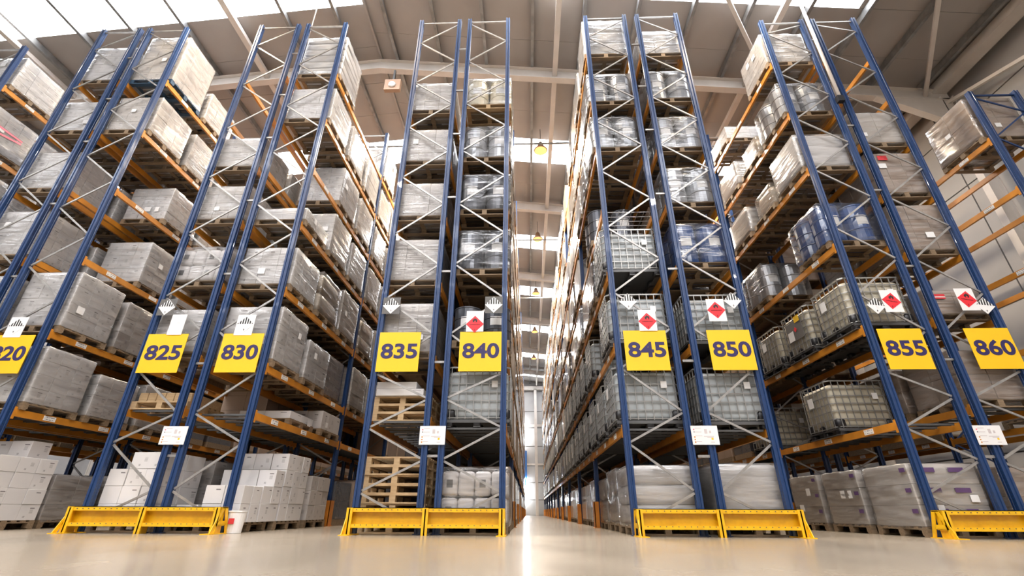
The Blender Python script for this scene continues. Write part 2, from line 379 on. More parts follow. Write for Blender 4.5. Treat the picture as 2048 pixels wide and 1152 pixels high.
# high-bay lamps over the aisles
lamp_shade = MB().lathe([(.06, .42), (.10, .36), (.14, .2), (.27, .02), (.25, 0)], 0, 0, 0, 18).mesh('lamp_shade', M['lampbody'], True)
lamp_lens = MB().lathe([(.23, -.012), (.235, .004)], 0, 0, 0, 18).mesh('lamp_lens', M['lens'])
lamp_rod = MB().box(-.012, .012, -.012, .012, .42, 1.1).mesh('suspension_rod', M['darkgalv'])
ld = bpy.data.lights.new('high_bay_light', 'AREA'); ld.shape = 'DISK'; ld.size = .44; ld.energy = LAMP_W; ld.color = (1, .82, .61)
fill_ld = ld.copy(); fill_ld.energy = 260; fill_ld.color = (1, .93, .88)  # paler light for the added fill lamps
ld2 = ld.copy(); ld2.energy = LAMP_W*.35
AISLES = [(-8.2, 'between racks eight-twenty and eight-twenty-five'), (-3.78, 'between racks eight-thirty and eight-thirty-five'), (.6, 'between racks eight-forty and eight-forty-five'), (5.1, 'between racks eight-fifty and eight-fifty-five')]
ORD = ['front', 'second', 'third', 'fourth', 'fifth', 'sixth', 'seventh', 'eighth', 'ninth', 'tenth', 'eleventh', 'twelfth', 'thirteenth', 'fourteenth', 'fifteenth', 'sixteenth', 'seventeenth', 'eighteenth', 'nineteenth', 'twentieth', 'twenty-first', 'twenty-second', 'twenty-third', 'twenty-fourth', 'twenty-fifth', 'twenty-sixth', 'twenty-seventh', 'twenty-eighth', 'twenty-ninth', 'thirtieth', 'thirty-first', 'thirty-second', 'thirty-third']
for ax, an in AISLES:
    ys = [-.75, 5.9, 12.4, 19.0, 26.0, 33.0] if abs(ax-.6) < .1 else [-.75, 5.9, 12.4]
    for i, y in enumerate(ys):
        z = roof_z(ax)-1.15
        t = thing('high_bay_lamp', '%s glowing warm high-bay lamp above the aisle %s' % (ORD[i], an), 'lamp', (ax, y, z), 0, 'high-bay lamps over the aisles')
        ob('lamp_shade', lamp_shade, t); ob('lamp_lens', lamp_lens, t, label='glowing warm lens'); ob('suspension_rod', lamp_rod, t)
        lo = bpy.data.objects.new('lamp_light', ld if y > 0 else ld2); C.objects.link(lo); lo.parent = t; lo.location = (0, 0, -.03)
for ax in (-11.0, -5.5, 0.0, 5.5, 11.0):                            # unseen lamps added over the staging floor to brighten the rack fronts
    for i, y in enumerate((-8.5, -14.5)):
        z = roof_z(ax)-1.15
        t = thing('high_bay_lamp', 'added fill lamp, %s row from the racks, %s from left, over the open floor' % (ORD[i+1], ORD[1+int((ax+11)/5.5)]), 'lamp', (ax, y, z), 0, 'added fill lamps over the staging floor')
        ob('lamp_shade', lamp_shade, t); ob('lamp_lens', lamp_lens, t); ob('suspension_rod', lamp_rod, t)
        lo = bpy.data.objects.new('lamp_light', fill_ld); C.objects.link(lo); lo.parent = t; lo.location = (0, 0, -.03)
t = thing('floodlight', 'unlit square brown floodlight with round white lens under the first rafter', 'lamp', (-4.35, 2.7, 12.95))
ob('housing', MB().box(-.26, .26, -.04, .1, -.2, .26).mesh('housing', M['lampbody']), t); ob('lens', MB().lathe([(.13, 0), (.10, .05), (.02, .07)], 0, 0, 0, 16).mesh('lens', M['paper'], True), t, (0, -.05, 0)).rotation_euler = (math.pi/2, 0, 0)
ob('bracket', MB().box(-.03, .03, 0, .08, .26, .75).mesh('bracket', M['darkgalv']), t)
# ------------------------------------------------------------------ racks
BAY = 4.06
TOPA = [.6, 1.09, 1.6, 2.09, 2.55] + [2.55+.735*i for i in range(1, 13)]
TOPB = [.62, 1.35, 1.86, 2.62, 3.37] + [3.37+.7325*i for i in range(1, 12)]
LV = {
 '810': [1.95, 3.43, 5.05, 6.8, 8.41, 10.23], '815': [1.95, 3.43, 5.05, 6.8, 8.55, 10.3], '820': [1.95, 3.43, 5.05, 6.82, 8.54, 10.27],
 '825': [1.95, 2.88, 4.38, 5.88, 7.33, 8.85, 10.3], '830': [1.88, 2.73, 4.29, 5.84, 7.30, 8.78, 10.32],
 '835': [1.75, 2.85, 4.34, 5.88, 7.39, 8.97], '840': [1.64, 3.1, 4.57, 6.02, 7.46, 9.11],
 '845': [1.62, 3.07, 4.54, 6.0, 7.68, 9.13, 10.8], '850': [1.60, 3.04, 4.66, 6.12, 7.64, 9.18, 10.78],
 '855': [1.70, 3.38, 5.12, 7.03, 8.65, 10.34], '860': [1.95, 3.52, 4.9, 6.29, 7.66, 9.05, 10.4],
 '865': [1.95, 3.4, 4.9, 6.45, 7.78]}
RX = {'810': -14.57, '815': -11.55, '820': -10.25, '825': -7.13, '830': -5.84, '835': -2.74, '840': -1.44, '845': 1.635, '850': 2.99, '855': 6.157, '860': 7.46, '865': 10.29}
RH = {'810': 11.65, '855': 11.85, '860': 11.85, '865': 9.13}
NB = {'840': 11, '845': 11}
NW = {'810': 'eight-ten', '815': 'eight-fifteen', '820': 'eight-twenty', '825': 'eight-twenty-five', '830': 'eight-thirty', '835': 'eight-thirty-five', '840': 'eight-forty', '845': 'eight-forty-five', '850': 'eight-fifty', '855': 'eight-fifty-five', '860': 'eight-sixty'}
RL = {'810': 'leftmost rack', '815': 'rack eight-fifteen', '865': 'short rightmost rack'}
def rname(r): return RL.get(r, 'rack '+NW.get(r, r))
SIDE = {'810': 1, '815': -1, '820': 1, '825': -1, '830': 1, '835': -1, '840': 1, '845': -1, '850': 1, '855': -1, '860': 1, '865': -1}   # which side faces the aisle
TYPEA = ('835', '840', '855', '860')
post_cache = {}
def post_mesh(h, sgn):
    k = (h, sgn)
    if k not in post_cache:
        mb = MB()
        pr = [(-.05, 0), (-.018, 0), (-.012, .014), (.012, .014), (.018, 0), (.05, 0), (.05, .03), (.044, .036), (.044, .064), (.05, .07), (.05, .1), (-.05, .1), (-.05, .07), (-.044, .064), (-.044, .036), (-.05, .03)]
        mb.prism(pr, 'z', 0.012, h); mb.box(-.075, .075, -.015, .115, 0, .012)
        post_cache[k] = mb.mesh('post', M['blue'])
    return post_cache[k]
label_me = MB().box(-.004, .004, -.12, .12, -.042, .042).mesh('location_label', M['loclabel'])
def beam_mesh(sgn, L=BAY-.1):
    mb = MB()
    x0, x1 = (-.012, .038) if sgn < 0 else (-.038, .012)
    mb.box(x0, x1, 0, L, -.12, 0)
    o = -1 if sgn < 0 else 1
    mb.box(min(o*-.004, o*.016)+ (0), max(o*-.004, o*.016), 0.0, .05, -.17, .04); mb.box(min(o*-.004, o*.016), max(o*-.004, o*.016), L-.05, L, -.17, .04)
    return mb.mesh('beam', M['orange'])
BM = {-1: beam_mesh(-1), 1: beam_mesh(1)}
deck_slat = MB().box(.0, .94, -.035, .035, -.02, -.008).box(.0, .94, -.035, -.03, -.04, -.02).box(.0, .94, .03, .035, -.04, -.02).mesh('deck_slat', M['darkgalv'])
prot_me = {}
def protector(sgn):
    if sgn not in prot_me:
        mb = MB(); s = sgn
        xs = sorted((s*.09, s*.11)); mb.box(xs[0], xs[1], -.06, .16, 0, .55)
        xs = sorted((s*.0, s*.11)); mb.box(xs[0], xs[1], -.06, -.045, 0, .55); mb.box(xs[0], xs[1], .145, .16, 0, .55); mb.box(xs[0]-.03, xs[1]+.03, -.08, .18, 0, .012)
        prot_me[sgn] = mb.mesh('post_guard', M['protector'])
    return prot_me[sgn]
RACK = {}
for r, x in RX.items():
    h = RH.get(r, 12.24); nb = NB.get(r, 6); sd = SIDE[r]; w = 1.02
    root = thing('pallet_rack', {'810': 'blue and orange pallet rack cut off at the far left edge', '815': 'blue and orange pallet rack left of the rack signed 820', '865': 'short blue pallet rack standing beside the right wall'}.get(r, 'tall blue and orange pallet rack signed '+NW.get(r, r)), 'rack', (x, 0, 0), 0, 'pallet racks')
    RACK[r] = root
    pm = post_mesh(h, 1)
    nodes = TOPA if r in TYPEA else TOPB
    nodes = [z for z in nodes if z < h-.3]
    flip = r in ('840', '860', '825', '845', '855x', '815')
    if r in ('835', '855'): flip = False
    if r in ('830', '850', '820'): flip = False
    def zigzag(mb_add):
        # alternate sides, lowest node first
        seq = [.12]+nodes+[h-.16]
        for i in range(len(seq)-1):
            s0 = (i % 2 == 1) ^ (not flip)          # side of the start node
            xa, xb = (.05, w-.05) if not s0 else (w-.05, .05)
            yield (xa, .06 if i % 2 else .045, seq[i]+.02), (xb, .06 if i % 2 else .045, seq[i+1]-.02)
    for k in range(nb+1):
        y = BAY*k
        ob('post', pm, root, (0, y, 0)); ob('post', pm, root, (w, y, 0))
        if k <= 1:
            for p, q in zigzag(None):
                ob('brace', MB().bar(p, q, .035, .022).mesh('brace', M['galv'] if r != '865' else M['blue']), root, (0, y, 0))
            ob('top_brace', MB().bar((.04, .05, h-.1), (w-.04, .05, h-.1), .035).mesh('top_brace', M['galv'] if r != '865' else M['blue']), root, (0, y, 0))
        else:
            mb = MB()
            for p, q in zigzag(None): mb.bar(p, q, .035, .022)
            mb.bar((.04, .05, h-.1), (w-.04, .05, h-.1), .035)
            o = ob('frame_bracing', mb.mesh('frame_bracing', M['galv']), root, (0, y, 0)); o['kind'] = 'stuff'
        if k >= 1:
            ob('post_guard', protector(sd), root, (0 if sd < 0 else w, y, 0), label='orange steel guard at the foot of the post')
    for k in range(nb):
        y = BAY*k+.1
        for i, z in enumerate(LV[r]):
            for s_ in (-1, 1):
                o = ob('beam', BM[s_], root, (-.04 if s_ < 0 else w+.04, y, z), label='orange beam')
                if s_ == sd and k < 6:
                    for q in (.70, 1.95, 3.2):
                        if k > 0 and i > 3: break
                        ob('location_label', label_me, o, (s_*.016 + (0 if s_ < 0 else 0), q, -.06), label='white printed location label')
            if i == 0 and k < 2 and r not in ('810', '865'):
                for q in range(11): ob('deck_slat', deck_slat, root, (.04, y+.15+q*.355, z), label='galvanised deck slat')
    if r == '845':
        mb = MB()
        for q in range(22): mb.box(.0, w, .15+q*.17, .158+q*.17, .005, .013)
        for q in range(8): mb.box(.06+q*.13, .066+q*.13, .12, 3.9, -.002, .005)
        ob('mesh_deck', mb.mesh('mesh_deck', M['galv']), root, (0, 0, LV[r][3]), label='open wire mesh deck')
    for z in (1.9 if False else 1.15, 2.75, 4.6, 6.4, 8.2, 9.6, 11.1):
        if r in ('820', '830', '840', '850', '860') and z < h-.5:
            for k in range(min(nb+1, 2)): ob('row_spacer', MB().box(-.24, -.05, .04, .07, z-.02, z+.02).mesh('row_spacer', M['galv']), root, (0, BAY*k, 0))
# ------------------------------------------------------------------ end-of-row guards
def guard(xa, xb, label):
    t = thing('rack_end_barrier', label, 'barrier', (xa, -.24, 0), 0, 'yellow barriers at the rack ends'); L = xb-xa
    mb = MB(); mb.box(0, L, -.02, .14, .355, .375); mb.box(0, L, -.045, -.03, .315, .375).box(0, L, -.045, .0, .365, .375)
    ob('top_rail', mb.mesh('top_rail', M['yellow']), t)
    mb = MB(); mb.box(0, L, -.045, .14, .112, .126); mb.box(0, L, -.05, -.035, .10, .15); ob('bottom_rail', mb.mesh('bottom_rail', M['yellow']), t)
    ob('web_plate', MB().box(.02, L-.02, .045, .055, .12, .36).mesh('web_plate', M['yellow']), t)
    for xx in (0.0, L/2-.045, L-.09):
        mb = MB(); mb.box(xx, xx+.09, -.06, -.04, 0.0, .37); mb.box(xx+.035, xx+.055, -.06, .14, 0.0, .36); ob('upright', mb.mesh('upright', M['yellow']), t)
    for xx in (0, L-.012):
        mb = MB()
        for a, b in (((-.2, 0), (.0, .37)), ((.2, 0), (.06, .37))):
            mb.prism([(a[0]-.035, 0), (a[0]+.035, 0), (b[0]+.035, .37), (b[0]-.035, .37)], 'x', xx, xx+.012)
        mb.prism([(-.13, .12), (.13, .12), (.1, .18), (-.1, .18)], 'x', xx, xx+.012)
        ob('end_frame', mb.mesh('end_frame', M['yellow']), t, (0, .05, 0))
    nb_ = int(L/.09); bolt = MB().lathe([(.009, 0), (.009, .01)], 0, 0, 0, 8).mesh('bolt', M['darkgalv'])
    mb = MB()
    for k in range(nb_):
        for z in (.345, .138): mb.box(.05+k*.09, .062+k*.09, -.053, -.045, z-.006, z+.006)
    o = ob('rivets', mb.mesh('rivets', M['darkgalv']), t, label='row of small dark rivets'); o['kind'] = 'stuff'
    for xx in (.0, L-.1):
        ob('base_plate', MB().box(xx-.02, xx+.12, -.22, .3, 0, .012).mesh('base_plate', M['yellow']), t)
guard(-7.13, -4.72, 'yellow steel barrier at the foot of racks eight-twenty-five and eight-thirty')
guard(-2.76, -.36, 'yellow steel barrier at the foot of racks eight-thirty-five and eight-forty')
guard(1.6, 4.04, 'yellow steel barrier at the foot of racks eight-forty-five and eight-fifty')
guard(6.02, 8.58, 'yellow steel barrier at the foot of racks eight-fifty-five and eight-sixty')
guard(-11.62, -9.3, 'yellow steel barrier at the far left beyond the frame edge')
# ------------------------------------------------------------------ signs
SN = dict(zip(('820', '825', '830', '835', '840', '845', '850', '855', '860'), ('first from left', 'second from left', 'third from left', 'fourth from left', 'fifth', 'fourth from right', 'third from right', 'second from right', 'last on the right')))
sign_me = MB().box(-.38, .38, -.004, .004, -.37, .37).mesh('sign_panel', M['sign'])
def sign(num, xc, zc=2.925):
    t = thing('rack_number_sign', 'square yellow sign reading %s, %s of the nine yellow signs' % (num, SN[num]), 'sign', (xc, -.03, zc), 0, 'yellow rack number signs')
    ob('sign_panel', sign_me, t)
    me, w_, h_ = textmesh(num, .33, M['navy'], .002, .009)
    sx = .665/w_; sz = .285/h_
    ob('number', me, t, (0.01, -.007, .01), 0, (sx, 1, sz))
for n_, xc in (('820', -9.66), ('825', -6.70), ('830', -5.26), ('835', -2.325), ('840', -.845), ('845', 2.12), ('850', 3.61), ('855', 6.61), ('860', 8.11)): sign(n_, xc)
sq = .235
def class9(xc, zc, card, where, rot=0):
    t = thing('hazard_placard', 'white diamond hazard placard with black stripes '+where, 'placard', (xc, -.045, zc), 0, 'striped hazard placards')
    if card == 'grey': ob('backing_card', MB().box(-.165, .165, .004, .008, -.17, .17).mesh('card', M['greycard']), t)
    if card == 'white': ob('backing_card', MB().box(-.17, .17, .004, .008, -.21, .2).mesh('card', M['paper']), t)
    h = .165
    ob('diamond', MB().prism([(0, -h), (h, 0), (0, h), (-h, 0)], 'y', 0, .004).mesh('diamond', M['paper']), t)
    for i in range(7):
        u = -.138+i*.046; hw = .0115
        top = lambda x_: h-abs(x_)-.004
        ob('stripe', MB().prism([(u-hw, .012), (u+hw, .012), (u+hw, max(.014, top(u+hw))), (u-hw, max(.014, top(u-hw)))], 'y', -.003, 0).mesh('stripe', M['ink']), t)
    me, w_, h_ = textmesh('9', .05, M['ink'], .001)
    ob('class_number', me, t, (0, -.003, -.105))
    t.rotation_euler = (0, rot, 0)
def flame(xc, zc, ch, where, dz=0, rot=0):
    t = thing('hazard_placard', 'red diamond flame placard on white card '+where, 'placard', (xc, -.05, zc), 0, 'red flame hazard placards')
    ob('backing_card', MB().box(-.16, .16, .004, .008, -ch/2, ch/2).mesh('card', M['paper']), t)
    h = .165; g = ob('diamond', MB().prism([(0, -h), (h, 0), (0, h), (-h, 0)], 'y', 0, .004).mesh('diamond', M['red']), t, (0, 0, dz)); g.rotation_euler = (0, rot, 0)
    pts = [(-.012, .03), (-.04, .045), (-.045, .075), (-.025, .105), (-.02, .085), (-.002, .125), (.012, .095), (.022, .108), (.042, .075), (.038, .045), (.014, .03), (.02, .055), (.003, .075), (-.014, .055)]
    ob('flame', MB().prism(pts, 'y', -.003, 0).mesh('flame', M['ink']), g)
    ob('caption', textmesh('FLAMMABLE LIQUID', .022, M['ink'], .001)[0], g, (0, -.003, -.008)); ob('class_number', textmesh('3', .045, M['ink'], .001)[0], g, (0, -.003, -.115))
class9(-6.92, 3.84, 'grey', 'above the left half of sign eight-twenty-five'); class9(-5.29, 3.47, 'white', 'standing on sign eight-thirty'); class9(-9.74, 3.46, 'white', 'standing on sign eight-twenty')
class9(-2.56, 3.83, 'grey', 'above the left corner of sign eight-thirty-five'); class9(-.62, 3.83, 'grey', 'above the right corner of sign eight-forty')
class9(1.89, 3.87, '', 'above the left corner of sign eight-forty-five'); class9(3.81, 3.87, '', 'above the right corner of sign eight-fifty')
class9(6.37, 3.74, '', 'tilted above the left corner of sign eight-fifty-five', .12); class9(8.29, 3.72, '', 'tilted above the right corner of sign eight-sixty', .12)
flame(-.96, 3.5, .41, 'standing on sign eight-forty', -.06); flame(2.2, 3.49, .41, 'standing on sign eight-forty-five', -.02); flame(3.48, 3.68, .44, 'above sign eight-fifty', 0)
flame(6.67, 3.83, .44, 'beside the striped placard over sign eight-fifty-five', 0, .2); flame(8.02, 3.85, .44, 'beside the striped placard over sign eight-sixty', 0, .2)
t = thing('blank_card', 'blank white card standing on sign eight-twenty-five', 'card', (-6.6, -.045, 3.48)); ob('card', MB().box(-.14, .14, .0, .004, -.205, .205).mesh('card', M['paper']), t)
ob('print', textmesh('...', .06, M['ink'], .001)[0], t, (.02, -.002, .03))
def board(xc, where):
    t = thing('notice_board', 'white printed notice panel fixed across the inner posts of '+where, 'notice', (xc, -.025, 1.47), 0, 'white notices on the rack posts')
    ob('panel', MB().box(-.216, .216, -.004, .004, -.15, .15).mesh('panel', M['paper']), t)
    mk = mat_notice
    for (x_, z_, w_, h_, m_) in ((-.17, .09, .02, .02, 'pinktape'), (-.17, .05, .015, .015, 'ink'), (-.17, -.03, .02, .02, 'orange'), (-.17, -.07, .02, .02, 'orange'), (-.17, -.11, .02, .02, 'orange'), (.11, -.06, .03, .03, 'sign'), (.02, .06, .045, .07, 'softgrey'), (.09, .05, .03, .04, 'softgrey')):
        ob('print', MB().box(x_-w_/2, x_+w_/2, -.006, -.004, z_-h_/2, z_+h_/2).mesh('print', mk[m_]), t)
    for (x_, z_, w_) in ((-.1, .11, .1), (-.11, .05, .12), (-.1, -.01, .11), (-.11, -.1, .09), (.06, -.02, .16), (.08, -.035, .1), (.11, -.11, .06)):
        ob('text_line', MB().box(x_-w_/2, x_+w_/2, -.006, -.004, z_-.005, z_+.005).mesh('text_line', mk['softgrey']), t)
mat_notice = dict(M); mat_notice['softgrey'] = mat('pale_grey_print', (.55, .5, .5), .6)
board(-6.015, 'racks eight-twenty-five and eight-thirty'); board(-1.595, 'racks eight-thirty-five and eight-forty'); board(2.895, 'racks eight-forty-five and eight-fifty'); board(7.41, 'racks eight-fifty-five and eight-sixty')
# vertical service pipes at the rack ends
t = thing('service_pipe', 'pale vertical pipe hanging to the inner post of rack eight-fifty-five', 'pipe', (7.27, -.05, 8.95))
ob('pipe', MB().lathe([(.038, 0), (.038, roof_z(7.27)-9.6)], 0, 0, 0, 12).mesh('pipe', M['steelwhite'], True), t); ob('clamp', MB().box(-.08, .06, -.05, .05, -.12, .05).mesh('clamp', M['black']), t, label='black clamp at its lower end')
t = thing('service_pipe', 'thin pale rod rising from the inner post of rack eight-thirty', 'pipe', (-5.8, .1, 11.6)); ob('pipe', MB().lathe([(.014, 0), (.014, roof_z(-5.8)-12.2)], 0, 0, 0, 8).mesh('pipe', M['steelwhite'], True), t)
# ------------------------------------------------------------------ goods
def pallet_parts(w=1.1, d=1.12):
    out = []
    for i in range(7):
        y = -d/2+.05+i*(d-.1)/6; out.append(('board', (-w/2, w/2, y-.05, y+.05, .122, .144)))
    for i in range(3):
        x = -w/2+.05+i*(w-.1)/2; out.append(('stringer', (x-.05, x+.05, -d/2, d/2, .1, .122)))
        for j in range(3):
            y = -d/2+.06+j*(d-.12)/2; out.append(('block', (x-.05, x+.05, y-.06, y+.06, .022, .1)))
    for j in range(3):
        y = -d/2+.05+j*(d-.1)/2; out.append(('base_board', (-w/2, w/2, y-.05, y+.05, 0, .022)))
    return out
PM = {}
def pallet_mesh(m='darkwood', w=1.1, d=1.12):
    k = (m, w, d)
    if k not in PM:
        mb = MB()
        for n_, b in pallet_parts(w, d): mb.box(*b)
        PM[k] = mb.mesh('pallet', M[m])
    return PM[k]
board_cache = {}
def loose_pallet(x, y, z, label, group=None, m='wood', w=1.1, d=1.12, rot=0):
    t = thing('wooden_pallet', label, 'pallet', (x, y, z), rot, group)
    for n_, b in pallet_parts(w, d):
        k = (n_, m, round(b[1]-b[0], 3), round(b[3]-b[2], 3))
        if k not in board_cache:
            hx, hy, hz = (b[1]-b[0])/2, (b[3]-b[2])/2, (b[5]-b[4])/2
            board_cache[k] = MB().box(-hx, hx, -hy, hy, -hz, hz).mesh(n_, M[m])
        ob(n_, board_cache[k], t, ((b[0]+b[1])/2, (b[2]+b[3])/2, (b[4]+b[5])/2))
    return t
UNIT = {}
def unit_carton(m):
    if m not in UNIT:
        me = rounded('carton', 1, 1, 1, .012, M[m], 1, 0, 0, False); UNIT[m] = me
    return UNIT[m]
film_me = {}
def film_mesh(v, m):
    if (v, m) not in film_me:
        film_me[(v, m)] = rounded('film_wrap', 1, 1, 1, .035, M[m], 2, .007+.001*v, 6)
    return film_me[(v, m)]
drum_prof = [(.27, .0), (.285, .01), (.285, .03), (.275, .035), (.275, .285), (.288, .30), (.275, .315), (.275, .565), (.288, .58), (.275, .595), (.275, .845), (.287, .85), (.287, .875), (.265, .876), (.262, .86), (.0, .86)]
DR = {}
def drum_mesh(m):
    if m not in DR: DR[m] = MB().lathe(drum_prof[:-1], 0, 0, 0, 22).mesh('drum', M[m], False)
    return DR[m]
lid_me = MB().lathe([(.035, 0), (.035, .02)], 0, 0, 0, 10).mesh('bung', M['black'])
# liquid tank in a steel cage
def tank_meshes():
    W_, D_, H_ = 1.14, 1.06, 1.06
    out = {}
    for c in ('white', 'cream'):
        out['bottle_'+c] = rounded('bottle', W_-.06, D_-.06, H_-.20, .09, M[c+'_tank'], 3, 0, 0)
    mb = MB(); zb, zt = .13, H_
    zs = [.15, .30, .45, .60, .75, .90, H_-.012]
    def ring(z, w):
        c = .07; X, Y = W_/2, D_/2
        pts = [(-X+c, -Y), (X-c, -Y), (X, -Y+c), (X, Y-c), (X-c, Y), (-X+c, Y), (-X, Y-c), (-X, -Y+c)]
        for i in range(8): mb.bar((*pts[i], z), (*pts[(i+1) % 8], z), w)
    for z in zs: ring(z, .016 if z < 1 else .024)
    for i in range(8):
        x = -W_/2+.09+i*(W_-.18)/7
        for y in (-D_/2-.004, D_/2+.004): mb.box(x-.007, x+.007, y-.007, y+.007, zb, zt)
    for i in range(7):
        y = -D_/2+.09+i*(D_-.18)/6
        for x in (-W_/2-.004, W_/2+.004): mb.box(x-.007, x+.007, y-.007, y+.007, zb, zt)
    out['cage'] = mb.mesh('cage', M['cagesteel'])
    mb = MB(); X, Y = W_/2, D_/2
    mb.box(-X, X, -Y, Y, .10, .125)
    for x in (-X, -.06, X-.12):
        mb.box(x, x+.12, -Y, Y, 0, .014)
    for y in (-Y, Y-.03): mb.box(-X, X, y, y+.03, .07, .10)
    out['base'] = mb.mesh('base_frame', M['darkgalv'])
    out['foot'] = rounded('foot_block', .14, .14, .105, .02, M['black'], 1)
    out['corner'] = rounded('corner_guard', .19, .17, .19, .04, M['black'], 1)
    out['cap'] = MB().lathe([(.11, 0), (.115, .02), (.1, .05), (.04, .055)], 0, 0, 0, 16).mesh('lid', M['black'], True)
    mb = MB().lathe([(.035, 0), (.035, .16)], 0, 0, 0, 10); mb.box(-.08, .08, -.05, .05, .02, .11); mb.box(-.02, .02, -.02, .12, .11, .13); mb.box(-.1, -.06, -.03, .03, .04, .16)
    out['valve'] = mb.mesh('valve', M['black'])
    out['plate'] = MB().box(-.09, .09, -.002, .002, -.10, .10).mesh('label_plate', M['paper'])
    return out
TK = tank_meshes()
def place(r, lvl, bay, slot, dx=0, dy=0):
    z = 0 if lvl == 0 else LV[r][lvl-1]
    return (RX[r]+.51+.045*SIDE[r]+dx, BAY*bay+.73+1.305*slot+dy, z+.002)
LVN = ['floor', 'first shelf', 'second shelf', 'third shelf', 'fourth shelf', 'fifth shelf', 'sixth shelf', 'seventh shelf']
def where(r, lvl, bay, slot):
    n = bay*3+slot
    return '%s pallet back, %s, %s' % (ORD[n], LVN[lvl], rname(r)) if n else 'front pallet, %s, %s' % (LVN[lvl], rname(r))
def paper_labels(t, n, W_, D_, z0, h, rr, sd):
    for i in range(n):
        w_, hh = rr.uniform(.10, .17), rr.uniform(.1, .15)
        if rr.random() < .5:
            ob('paper_label', MB().box(-w_/2, w_/2, -.002, .002, -hh/2, hh/2).mesh('paper_label', M['paper']), t, (rr.uniform(-.35, .35), -D_/2-.012, z0+rr.uniform(.25, .8)*h), label='white paper label')
        else:
            ob('paper_label', MB().box(-.002, .002, -w_/2, w_/2, -hh/2, hh/2).mesh('paper_label', M['paper']), t, (sd*(W_/2+.012), rr.uniform(-.35, .35), z0+rr.uniform(.25, .8)*h), label='white paper label')
def cartons(r, lvl, bay, slot, h, m='white', grid=(3, 3, 3), desc=None, flm='film', pal='darkwood', W_=1.1, D_=1.12, dx=0, dy=0, labels=1, cover=True, pos=None, lab=None):
    p = pos or place(r, lvl, bay, slot, dx, dy); rr = random.Random(hash((r, lvl, bay, slot)) & 0xffff if False else lvl*131+bay*17+slot*7+int(RX[r]*10))
    cm = 'carton_'+m
    nm = {'white': 'white', 'grey': 'grey', 'beige': 'beige', 'brown': 'brown', 'pale': 'pale'}[m]
    t = thing('carton_load', lab or ((desc or nm+' carton load in clear film')+', '+where(r, lvl, bay, slot)), 'pallet load', p, 0, 'carton loads on the racks')
    ob('pallet', pallet_mesh(pal), t)
    nx, ny, nz = grid; g = .003; H = h-.144-.005
    sx, sy, sz = (W_-.03)/nx, (D_-.03)/ny, H/nz
    me = unit_carton(cm)
    for k in range(nz):
        for i in range(nx):
            for j in range(ny):
                if 0 < i < nx-1 and 0 < j < ny-1 and k < nz-1: continue
                ob('carton', me, t, (-W_/2+.015+(i+.5)*sx+rr.uniform(-.004, .004), -D_/2+.015+(j+.5)*sy+rr.uniform(-.004, .004), .146+k*sz), 0, (sx-g, sy-g, sz-g))
    if cover:
        ob('film_wrap', film_mesh(rr.randrange(4), flm), t, (0, 0, .10), 0, (W_+.012, D_+.012, h-.10+.006), label='clear stretch film around the cartons')
    if labels: paper_labels(t, labels, W_, D_, .146, H, rr, SIDE[r])
    return t
def drums(r, lvl, bay, slot, m='drum_dark', desc=None, flm='film_drum', wrap=True, hs=1.0, pal='darkwood', dx=0, dy=0, top=False):
    p = place(r, lvl, bay, slot, dx, dy)
    t = thing('drum_load', (desc or 'four wrapped dark steel drums')+', '+where(r, lvl, bay, slot), 'drum load', p, 0, 'drum loads on the racks')
    ob('pallet', pallet_mesh(pal), t)
    for sx in (-1, 1):
        for sy in (-1, 1):
            d_ = ob('drum', drum_mesh(m), t, (sx*.285, sy*.29, .146), 0, (.97, .97, hs)); ob('bung', lid_me, d_, (.16, 0, .872))
            ob('paper_label', curved_label, d_, (0, 0, .5*1.0), (0 if sy < 0 else math.pi), None, 'white label on the drum')
    if wrap: ob('film_wrap', film_mesh((lvl+slot) % 4, flm), t, (0, 0, .11), 0, (1.15, 1.17, .05+.9*hs), label='glossy stretch film around the drums')
    if top:
        ob('top_sheet', MB().box(-.5, .5, -.5, .5, 0, .012).mesh('top_sheet', M['paper']), t, (0, 0, .15+.9*hs))
    return t
def _curved():
    mb = MB(); n = 6
    pts = [(.2775*math.sin(a), -.2775*math.cos(a)) for a in [(-.42+.84*i/n) for i in range(n+1)]]
    pin = [(.274*math.sin(a), -.274*math.cos(a)) for a in [(.42-.84*i/n) for i in range(n+1)]]
    for i in range(n):
        mb.prism([pts[i], pts[i+1], pin[n-i-1], pin[n-i]], 'z', -.11, .11)
    return mb.mesh('paper_label', M['paper'])
curved_label = _curved()
def tank(r, lvl, bay, slot, c='white', dx=0, dy=0, extra=None, lab=None):
    p = place(r, lvl, bay, slot, dx, dy); far = bay > 1
    t = thing('caged_liquid_tank', lab or ('caged %s plastic liquid tank, ' % c + where(r, lvl, bay, slot).replace('pallet', 'place')), 'tank', p, 0, 'caged liquid tanks')
    ob('base_frame', TK['base'], t); ob('bottle', TK['bottle_'+c], t, (0, 0, .135)); ob('cage', TK['cage'], t)
    if not far:
        for sx in (-1, 0, 1):
            for sy in (-1, 0, 1): ob('foot_block', TK['foot'], t, (sx*.49, sy*.45, 0))
        for sx in (-1, 1):
            for sy in (-1, 1): ob('corner_guard', TK['corner'], t, (sx*.478, sy*.445, .125))
        ob('lid', TK['cap'], t, (0, 0, .99)); s = SIDE[r]
        v = ob('valve', TK['valve'], t, (s*.42, 0, .20)); v.rotation_euler = (0, s*math.pi/2, 0)
        pl = ob('label_plate', TK['plate'], t, (s*.585, .15, .72), math.pi/2, None, 'white label plate')
        ob('label_plate', TK['plate'], t, (.3, -.545, .74), 0, (.6, 1, .6), 'small white label')
    else:
        s = SIDE[r]; ob('label_plate', TK['plate'], t, (s*.585, .1, .6), math.pi/2, (1.6, 1, 2.2), 'white label plate')
    return t
JM = rounded('jerrycan', .26, .36, .38, .05, M['jerrycan'], 2)
